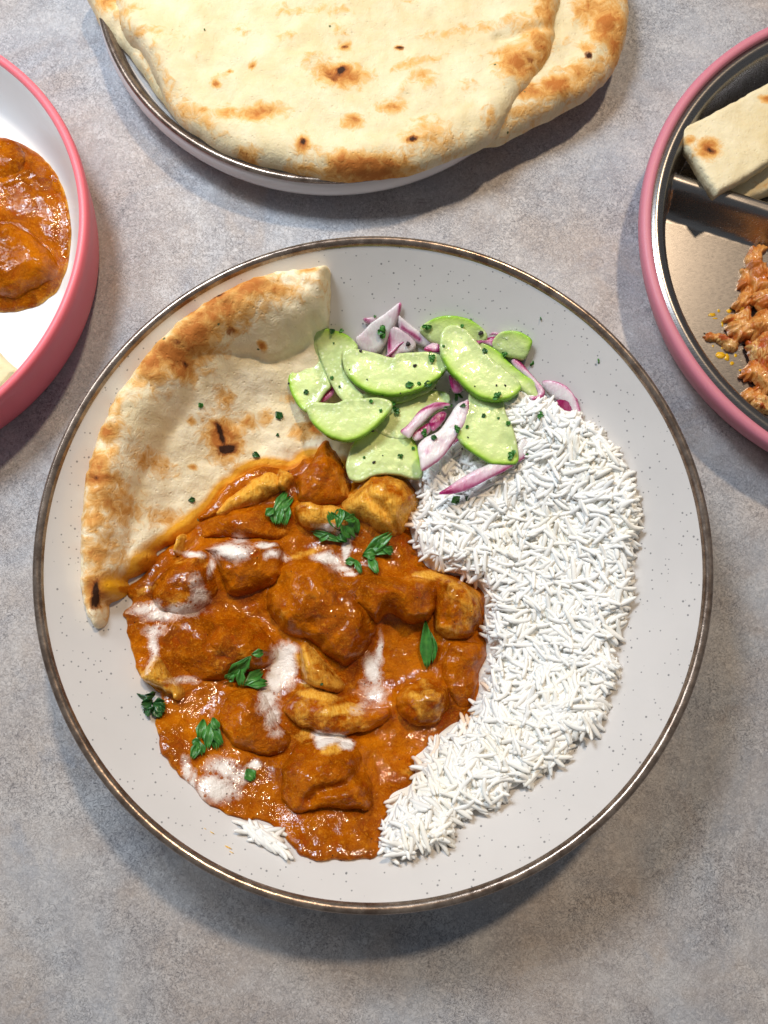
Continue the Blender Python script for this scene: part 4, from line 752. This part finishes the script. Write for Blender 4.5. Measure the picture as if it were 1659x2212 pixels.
strip([(1468, 273), (1500, 262), (1545, 240), (1600, 210), (1659, 176), (1760, 130), (1790, 250), (1659, 352), (1600, 388), (1552, 414), (1535, 395), (1510, 350), (1490, 318)], .0190, .0075, 'cut naan strip with one dark scorched spot resting on the steel plate', [(1528, 322, 22, 20, 0, 1.0), (1490, 303, 12, 8, 0, .6), (1655, 215, 14, 8, 0, .8)], [(1532, 326, 12, 9, -30, .95)], 12)
# shredded chicken: bundles of fibres
def shred(px, L, W, ang, dz, label, mat=M_SHRED):
    q = P([px], .008)[0]; r = random.Random(int(px[0]*7+px[1])); sd_ = int(px[1]); an = math.radians(ang); ca, sa = math.cos(an), math.sin(an); W = W*1.15
    ring = []
    for k in range(26):
        t = 2*PI*k/26; c0, s0 = math.cos(t), math.sin(t); rr = 1+r.uniform(-.16, .16)
        u = L*.5*rr*math.copysign(abs(c0)**.7, c0); v = W*.5*rr*math.copysign(abs(s0)**.8, s0)+.12*W*math.sin(u/L*4+sd_); ring.append((q[0]+u*ca-v*sa, q[1]+u*sa+v*ca))
    pl = jitter(smooth_loop(ring, 4), .0006, 500, sd_); zb = float(steel_z(q[0], q[1]))+dz*.8
    def top(x, y, d):
        u = (x-q[0])*ca+(y-q[1])*sa; v = -(x-q[0])*sa+(y-q[1])*ca; v = v+.0005*np.sin(u*90+sd_)
        f = noise(v*7, u*1.1, 130, sd_)*1.3+noise(v*15+3, u*2.2, 130, sd_+2)*.7-1
        return zb+W*.62*np.sqrt(np.clip(1-(1-np.clip(d/(W*.42), 0, 1))**2, 0, 1))*(1+.35*fbm(x, y, 160, sd_+3, 2))+.0009*f*np.clip(d/.001, 0, 1)+.0009*fbm(x, y, 380, sd_+8, 2)*np.clip(d/.001, 0, 1)
    o = field('shredded_chicken', pl, .00045, top, lambda x, y, d: 0*x+zb, mat)
    tag(o, label, 'chicken', 'shredded chicken pieces on the steel plate')
SH = [((1640, 548), .014, .007, 60, 0, 'reddish brown shred at the top of the chicken pile on steel'), ((1618, 595), .013, .006, 75, 0, 'dark red shred at the upper left of the steel plate pile'), ((1642, 600), .018, .009, 110, .003, 'pale fibrous shred angled down in the upper pile on steel'), ((1655, 640), .016, .009, 20, .004, 'orange shred at the photo edge in the middle of the pile'),
      ((1612, 640), .014, .006, 50, .001, 'pale shred leaning at the left of the pile'), ((1620, 668), .014, .006, 85, 0, 'brown shred near the oil ring on the steel'), ((1596, 678), .012, .004, 10, 0, 'thin brown strip pointing left at the oil drops'), ((1608, 712), .013, .011, 30, .001, 'golden chunk of chicken alone on the left of the pile'), ((1552, 722), .011, .004, -15, 0, 'dark red strip at the far left end of the pile'), ((1578, 733), .012, .005, -30, 0, 'brown strip under the golden chunk'),
      ((1645, 700), .017, .010, 60, .003, 'orange shred right of the golden chunk'), ((1655, 745), .018, .010, 95, .004, 'orange shred at the photo edge below the golden chunk'), ((1640, 765), .017, .008, 110, .002, 'pale shred at the lower left of the pile'), ((1632, 795), .013, .007, 60, .001, 'rust coloured shred near the lower steel wall'), ((1652, 820), .016, .008, 130, .003, 'pale fibrous shred in the lower pile'),
      ((1630, 850), .012, .006, 30, .0, 'small pale shred against the lower steel wall'), ((1655, 868), .014, .007, 150, .001, 'lowest orange shred by the lower steel wall'), ((1690, 600), .02, .012, 40, .006, 'large shred beyond the photo edge in the upper pile'), ((1690, 700), .02, .012, 100, .006, 'large shred beyond the photo edge in the middle pile'), ((1690, 800), .02, .012, 70, .006, 'large shred beyond the photo edge in the lower pile')]
for a in SH: shred(*a)

# ------------------------------------------------------------------ leaves, flecks and drops, laid on whatever lies below
bpy.context.view_layer.update(); DG = bpy.context.evaluated_depsgraph_get()
def hit(px):
    o, d = ray(px); ok, loc, nr, _, ob, _ = scene.ray_cast(DG, o, d)
    if not ok: return Vector((*P([px], 0)[0], 0)), Vector((0, 0, 1)), None
    if nr.z < .3: nr = (nr+Vector((0, 0, 1))).normalized()
    return loc, nr, ob
def leaflet(parent, b, t, wpx, mat, lift=.0008, k=0, arch=.0010, root=None, teeth=.25):
    pb, nb, _ = hit(b); pt, nt, _ = hit(t); nr = (nb+nt+Vector((0, 0, 1.2))).normalized()
    pb = pb+Vector((0, 0, lift)); pt = pt+Vector((0, 0, lift)); u = pt-pb; Lg = u.length
    if abs(u.z) > .7*Lg: pt.z = pb.z+math.copysign(.35*Lg, u.z); u = pt-pb; Lg = u.length
    v = nr.cross(u).normalized(); n = u.cross(v).normalized()
    if n.z < 0: n = -n
    W = wpx*.000188*.62; r = random.Random(k); nu, nv = 10, 14; V = []; ve = []
    ph = r.uniform(0, 6); nl = r.choice([2, 3, 3]); dep = teeth*r.uniform(.8, 1.3)
    for i in range(nu+1):
        s = i/nu; w_ = W*(.10+.90*min(1, s/.62)**.8)*(max(0.02, 1-max(0, (s-.62)/.42)**2)**.5)
        for j in range(nv+1):
            q = j/nv*2-1; e = 1-dep*.75*(.5-.5*math.cos(PI*nl*(q+(0 if nl == 3 else 1))))*s-.10*q*q
            p = pb+u*(s*e)+v*(q*w_)+n*(arch*math.sin(PI*s)+abs(q)*W*.22+W*.10*math.cos(PI*nl*q)*s+.0002*math.sin(ph+s*6+q*3))
            V.append(p); ve.append(.7*math.exp(-(q*6)**2))
    m0 = len(V); V = V+[p-n*.00022 for p in V]; ve = ve+ve; F = []
    for i in range(nu):
        for j in range(nv):
            a = i*(nv+1)+j; F.append((a, a+1, a+nv+2, a+nv+1)); F.append((m0+a, m0+a+nv+1, m0+a+nv+2, m0+a+1))
    ed = [i*(nv+1) for i in range(nu+1)]+[nu*(nv+1)+j for j in range(1, nv+1)]+[i*(nv+1)+nv for i in range(nu-1, -1, -1)]+[j for j in range(nv-1, 0, -1)]
    for a, c in zip(ed, ed[1:]+ed[:1]): F.append((a, c, c+m0, a+m0))
    org = Vector(root) if root is not None else pb
    me = mesh('leaflet', [tuple(p-org) for p in V], [tuple(f) for f in F], True, {'vein': ve})
    return me, org
def sprig(leaves, label, mat=M_LEAF, lift=.0008, teeth=.25):
    c = np.mean([l[0] for l in leaves], 0); loc, _, _ = hit(tuple(c)); root = emp('parsley_sprig', loc); tag(root, label, 'parsley', 'parsley sprigs scattered over the curry')
    for k, (b, t, w_) in enumerate(leaves):
        me, _ = leaflet(root, b, t, w_, mat, lift+.0005*k, k+int(c[0]), root=loc, teeth=teeth); link('leaflet', me, mat, root, (0, 0, 0))
def cv(fn, l, k): return [(fn([(a, b)])[0], fn([(c, d)])[0], w_*k) for a, b, c, d, w_ in l]
sprig(cv(crE, [(400, 740, 515, 550, 75), (380, 790, 575, 590, 90), (520, 640, 500, 850, 90), (430, 690, 425, 840, 110), (410, 700, 345, 770, 70), (480, 680, 460, 840, 60)], .2604), 'dark bunched parsley sprig below the yellow chicken scrap')
sprig(cv(crE, [(945, 700, 1080, 945, 165), (960, 880, 852, 715, 85), (990, 790, 1085, 770, 70), (935, 860, 960, 690, 80)], .2604), 'broad parsley leaf over the white cream swirl')
sprig(cv(crE, [(1010, 975, 705, 880, 62), (880, 900, 780, 972, 50), (1015, 975, 935, 905, 60)], .2604), 'arched parsley leaf lying left of the broad leaf', lift=.0012)
sprig(cv(crE, [(1140, 1090, 1390, 890, 110), (1240, 1080, 1405, 1020, 70), (1190, 1090, 1270, 1245, 75), (1260, 1040, 1335, 930, 70), (1150, 1085, 1260, 1080, 90), (1310, 1040, 1398, 1070, 60)], .2604), 'large lobed parsley sprig above the long brown chunk')
sprig(cv(crE, [(1090, 1130, 992, 1140, 70), (1085, 1120, 1135, 1245, 52)], .2604), 'small two lobed parsley leaf left of the large sprig')
sprig(cv(crC, [(998, 1298, 1008, 1622, 78), (1015, 1350, 1070, 1530, 45), (1035, 1380, 1045, 1580, 50)], .3255), 'slender upright parsley leaf under the long brown chunk', lift=.0016, teeth=.1)
sprig(cv(crD, [(770, 160, 845, 148, 45), (770, 170, 640, 290, 75), (760, 180, 700, 250, 60), (715, 240, 715, 342, 45), (735, 335, 840, 250, 60), (735, 325, 872, 322, 60), (680, 260, 640, 305, 50)], .3906), 'parsley cluster beside the bright cream pool', lift=.001)
sprig(cv(crD, [(240, 430, 138, 375, 65), (250, 450, 170, 470, 65), (230, 440, 305, 430, 65), (240, 440, 285, 505, 60), (230, 410, 165, 440, 60), (240, 430, 310, 470, 55), (190, 385, 255, 372, 45), (240, 460, 215, 505, 50)], .3906), 'dark curly parsley clump on the bowl at the left edge of the curry', M_LEAFD)
sprig(cv(crD, [(505, 520, 485, 640, 55), (560, 510, 582, 695, 60), (545, 540, 530, 690, 50), (560, 570, 618, 665, 42), (570, 510, 592, 580, 40)], .3906), 'parsley sprig with hanging lobes at the lower left of the curry')
sprig(cv(crD, [(490, 650, 438, 645, 42), (490, 640, 440, 742, 50), (480, 640, 502, 720, 45)], .3906), 'small light parsley leaf below the hanging sprig')
sprig(cv(crD, [(745, 795, 785, 862, 60)], .3906), 'single small parsley bit on the bottom cream patch')
CSH = ['left half round cucumber slice', 'top left draped cucumber slice', 'thin tucked cucumber slice', 'long curved cucumber slice', 'centre cucumber slice', 'thick lower left cucumber slice', 'broad bottom cucumber slice', 'topmost cucumber slice', 'short right cucumber piece', 'cucumber slice hanging onto the rice', 'slim right cucumber slice', 'big diagonal cucumber slice']
def where(ob):
    if ob and ob.parent and ob.parent.name.startswith('cucumber'):
        nm = ob.parent.name; return 'on the '+CSH[int(nm.split('.')[1]) if '.' in nm else 0]
    k = ob.parent.name if (ob and ob.parent) else (ob.name if ob else '')
    for a, b in (('cucumber', 'on a pale green cucumber slice'), ('onion', 'on a red onion piece'), ('rice', 'on the white rice'), ('naan_piece', 'on the torn naan wedge'), ('serving', 'on the speckled bowl wall'), ('curry', 'on the curry'), ('chicken', 'on the curry'), ('naan', 'on the stacked naan'), ('dinner', 'on the plate')):
        if k.startswith(a): return b
    return 'on the table'
FL = [(510, 150, 14), (290, 225, 28), (340, 228, 20), (955, 198, 20), (1000, 165, 14), (1070, 325, 30), (1170, 340, 28), (1310, 390, 30), (1355, 160, 14), (685, 498, 40), (735, 490, 20), (780, 495, 40), (600, 590, 24), (490, 582, 22), (540, 630, 18), (960, 605, 30), (980, 712, 18), (810, 768, 30), (705, 822, 20), (455, 868, 14),
      (1065, 655, 22), (1190, 695, 26), (1285, 852, 14), (160, 535, 26), (290, 462, 20), (330, 508, 12), (1650, 375, 22), (550, 548, 14), (300, 285, 10), (470, 470, 8), (860, 300, 14), (645, 870, 12), (1140, 668, 14)]
SPR = [(545, 230, 60), (775, 205, 42), (800, 360, 50), (1130, 555, 42), (620, 630, 42), (935, 555, 60), (930, 725, 40), (1355, 655, 38), (1205, 855, 46), (640, 860, 24), (880, 620, 34), (760, 745, 40)]
FULL = [(603, 898, 26), (553, 983, 22), (434, 876, 16), (415, 1080, 18), (600, 940, 9), (695, 1478, 9), (985, 1076, 26), (1010, 1078, 14), (883, 68, 0), (442, 65, 5), (775, 1410, 0), (620, 1350, 0)]
def fleck(px, size, k):
    r = random.Random(k); a = r.uniform(0, 6.28); h = size*.5
    b = (px[0]-h*math.cos(a), px[1]-h*math.sin(a)*.9); t = (px[0]+h*math.cos(a), px[1]+h*math.sin(a)*.9)
    loc, _, ob = hit(px)
    me, org = leaflet(None, b, t, size*r.uniform(.55, .9), M_LEAF, .0004, k, .0002, root=loc, teeth=.3)
    o = link('herb_fleck', me, M_LEAF if r.random() < .7 else M_LEAFD, None, loc)
    sz = 'tiny' if size < 8 else ('small' if size < 13 else 'larger')
    w_ = where(ob); tag(o, f'{sz} chopped green parsley fleck {w_}', 'herb fleck', f'{sz} herb flecks {w_}')
for k, (a, b, s) in enumerate(FL): fleck(crA([(a, b)])[0], s*.5, k)
for k, (a, b, s) in enumerate(FULL):
    if s: fleck((a, b), s*.9, 100+k)
SL = ['dark chopped parsley leaf on the broad white onion', 'chopped parsley leaf at the left end of the top cucumber slice', 'lobed parsley leaf at the right end of the long curved cucumber', 'parsley leaf at the bottom of the diagonal cucumber', 'parsley leaf left of the curved pink onion strip', 'large folded parsley leaf at the top of the onion petal', 'parsley leaf on the middle of the onion petal', 'parsley leaf on the rice near the magenta onion', 'parsley leaf on the tip of the hanging cucumber slice',
      'thin parsley bit on the bottom cucumber slice', 'dark parsley leaf behind the purple onion piece', 'parsley leaf under the translucent onion piece']
for k, (a, b, s) in enumerate(SPR):
    c = crA([(a, b)])[0]; r = random.Random(k+50); loc, _, _ = hit(c); root = emp('parsley_leaf', loc); tag(root, SL[k], 'parsley', 'chopped parsley leaves in the salad')
    a0 = r.uniform(0, 6.28); S = s*.42317*.62
    for q in range(3):
        an = a0+(q-1)*1.0; bpt = (c[0]-math.cos(a0)*S*.5, c[1]-math.sin(a0)*S*.4)
        me, _ = leaflet(root, bpt, (bpt[0]+math.cos(an)*S*1.25, bpt[1]+math.sin(an)*S*1.1), S*.72, M_LEAF, .0005+.0003*q, k*7+q, .0005, root=loc); link('leaflet', me, M_LEAF, root, (0, 0, 0))
def pep(px, size, k):
    r = random.Random(k); V, F = [], []
    loc, _, ob = hit(px); R_ = size*.000188*.5
    for i in range(4):
        for j in range(6):
            t = PI*(i+.5)/4; a = 2*PI*j/6; q = R_*r.uniform(.7, 1.15); V.append((q*math.sin(t)*math.cos(a)*1.3, q*math.sin(t)*math.sin(a), q*math.cos(t)*.7+R_*.4))
    for i in range(3):
        for j in range(6): F.append((i*6+j, (i+1)*6+j, (i+1)*6+(j+1) % 6, i*6+(j+1) % 6))
    F.append(tuple(range(6))); F.append(tuple(range(23, 17, -1)))
    w_ = where(ob); o = link('pepper_speck', mesh('pepper_speck', V, F, False), M_PEP, None, loc); o.rotation_euler = (0, 0, r.uniform(0, 6)); tag(o, f'black cracked pepper speck {w_}', 'pepper', f'pepper specks {w_}')
for k, (a, b, s) in enumerate([(437, 325, 14), (1130, 500, 10), (1175, 500, 11), (955, 825, 10), (550, 858, 7), (70, 490, 12), (1050, 235, 24), (678, 290, 26), (713, 400, 18), (505, 893, 16), (497, 732, 16), (640, 540, 8), (820, 515, 8), (1020, 505, 8), (380, 420, 7), (985, 765, 8)]):
    pep(crA([(a, b)])[0], s*.5, k)
def drop(px, sx_, sy_, mat, label, group, cat='drop', name='oil_drop'):
    loc, nr, _ = hit(px); V = []; F = []; r = random.Random(int(px[0]*3+px[1])); a, b = sx_*.000195, sy_*.000195; h = min(a, b)*.35
    rr = [1+.18*r.uniform(-1, 1) for _ in range(14)]
    V.append((0, 0, h))
    for i, (q, z) in enumerate(((.45, .85), (.8, .5), (1, 0.0), (1, -.35))):
        for j in range(14): t = 2*PI*j/14; V.append((a*q*rr[j]*math.cos(t), b*q*rr[j]*math.sin(t), h*z))
    for j in range(14): F.append((0, 1+j, 1+(j+1) % 14))
    for i in range(3):
        for j in range(14): F.append((1+i*14+j, 1+(i+1)*14+j, 1+(i+1)*14+(j+1) % 14, 1+i*14+(j+1) % 14))
    F.append(tuple(43+j for j in range(13, -1, -1)))
    o = link(name, mesh(name, V, F), mat, None, loc); o.rotation_euler = Vector((0, 0, 1)).rotation_difference(nr).to_euler(); tag(o, label, cat, group)
for p in [((1603, 665), 7, 8), ((1538, 680), 5, 9), ((1552, 672), 4, 4), ((1575, 672), 5, 6), ((1560, 700), 8, 3), ((1590, 690), 4, 3), ((1545, 688), 2, 6)]:
    drop(p[0], p[1], p[2], M_OIL, 'yellow oil drop on the steel above the dark red strip', 'oil drops above the dark red strip')
for p in [((1556, 768), 9, 12), ((1570, 772), 10, 6), ((1589, 768), 5, 4), ((1581, 785), 5, 5), ((1540, 748), 3, 3), ((1560, 752), 3, 3), ((1599, 800), 3, 4)]:
    drop(p[0], p[1], p[2], M_OIL, 'yellow oil drop on the steel below the dark red strip', 'oil drops below the dark red strip')
for k, p in enumerate([((457, 1798), 7, 3), ((492, 1830), 8, 5), ((500, 1841), 5, 3), ((443, 1790), 3, 2)]):
    drop(p[0], p[1], p[2], M_OIL, 'orange sauce splash on the lower left bowl wall', 'orange splashes on the bowl wall', 'splash', 'sauce_splash')
